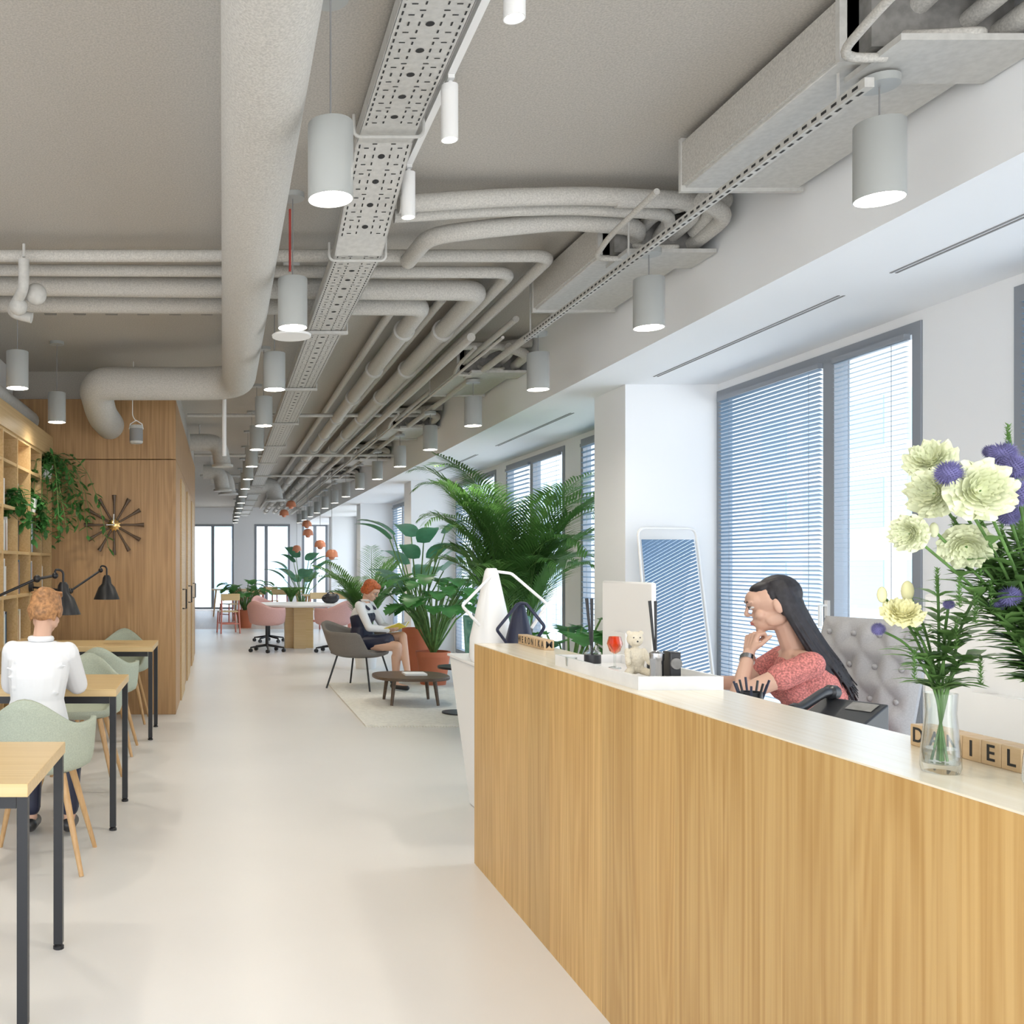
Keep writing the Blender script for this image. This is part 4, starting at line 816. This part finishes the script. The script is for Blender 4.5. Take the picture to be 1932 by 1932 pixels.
for k in range(22):
    x=random.uniform(-.1,.1); z=random.uniform(.64,.94); y=.02+(z-.6)*.3-.119+abs(x)*.35; a=random.uniform(-.6,.6); m.tube([(x-.05*cos(a),y+.01,z-.05*sin(a)),(x,y-.002,z),(x+.05*cos(a),y+.01,z+.05*sin(a))],.006,6)
blob('blouse',m,'shirt',t,.0055,1)
mk('collar',MB().tube([V(J['nk'])+V((.052*cos(a),.052*sin(a)-.005,.008)) for a in[i*PI/6 for i in range(12)]],.015,8,cl=True),'shirt',t)
m=MB(); e=lambda p,r:m.ell(hc+R@V(p),r,R,16,12); e((0,-.025,.03),(.08,.093,.083)); e((0,.03,.075),(.062,.05,.03)); e((0,-.07,-.03),(.06,.045,.05)); e((0.005,-.1,.05),(.04,.034,.036))
for s in(-1,1): e((s*.07,-.01,0),(.014,.04,.04))
for k in range(20): a=-1.4+2.8*k/19; m.tube([hc+R@V((.06*sin(a),-.03-.05*cos(a),-.07)),hc+R@V((.078*sin(a),-.05-.058*cos(a),-.02)),hc+R@V((.03*sin(a),-.112,.05))],.0055,6); m.tube([hc+R@V((.06*sin(a),.03,.095)),hc+R@V((.08*sin(a),-.04,.085)),hc+R@V((.035*sin(a),-.105,.06))],.0055,6)
blob('hair',m,'ghair',t,.0042,1)
m=MB(); m.cap((-.09,.02,.545),.095,(-.1,.42,.52),.07); m.cap((.09,.02,.545),.095,(.1,.42,.52),.07); m.ell((0,0,.58),(.16,.14,.09)); m.cap((-.1,.42,.52),.07,(-.1,.4,.14),.05); m.cap((.1,.42,.52),.07,(.1,.4,.14),.05); blob('trousers',m,'navy',t,.01,3)
for X in'LR': a=V(J['an'+X]); blob('shoe',MB().cap(a+V((0,-.03,-.045)),.038,a+V((0,.13,-.06)),.032),'plast',t,.008,2)
solo('notebook',MB().bx(-1.05,-.8,5.12,5.3,.7505,.765),'paper','white notebook on the table before the woman in white','notebook')
# ================= CAMERA & LIGHT
cd=bpy.data.cameras.new('camera'); co=bpy.data.objects.new('camera',cd); C.objects.link(co); co.location=(0,0,CH); co.rotation_euler=(PI/2,0,0)
cd.sensor_width=36; cd.lens=36*F/1932; cd.shift_x=(966-420)/1932; cd.shift_y=(1067-966)/1932; cd.clip_start=.05; SC.camera=co
w=bpy.data.worlds.new('World'); SC.world=w; w.use_nodes=True; nt=w.node_tree; bg=nt.nodes['Background']
tc=nt.nodes.new('ShaderNodeTexCoord'); sx=nt.nodes.new('ShaderNodeSeparateXYZ'); rp=nt.nodes.new('ShaderNodeValToRGB'); nt.links.new(tc.outputs['Generated'],sx.inputs[0]); nt.links.new(sx.outputs['Z'],rp.inputs[0])
rp.color_ramp.elements[0].color=(.90,.885,.87,1); rp.color_ramp.elements[1].color=(.76,.87,1,1); rp.color_ramp.elements[1].position=.5
nt.links.new(rp.outputs[0],bg.inputs[0]); bg.inputs[1].default_value=2.3
SC.view_settings.view_transform='Standard'; SC.view_settings.exposure=.9
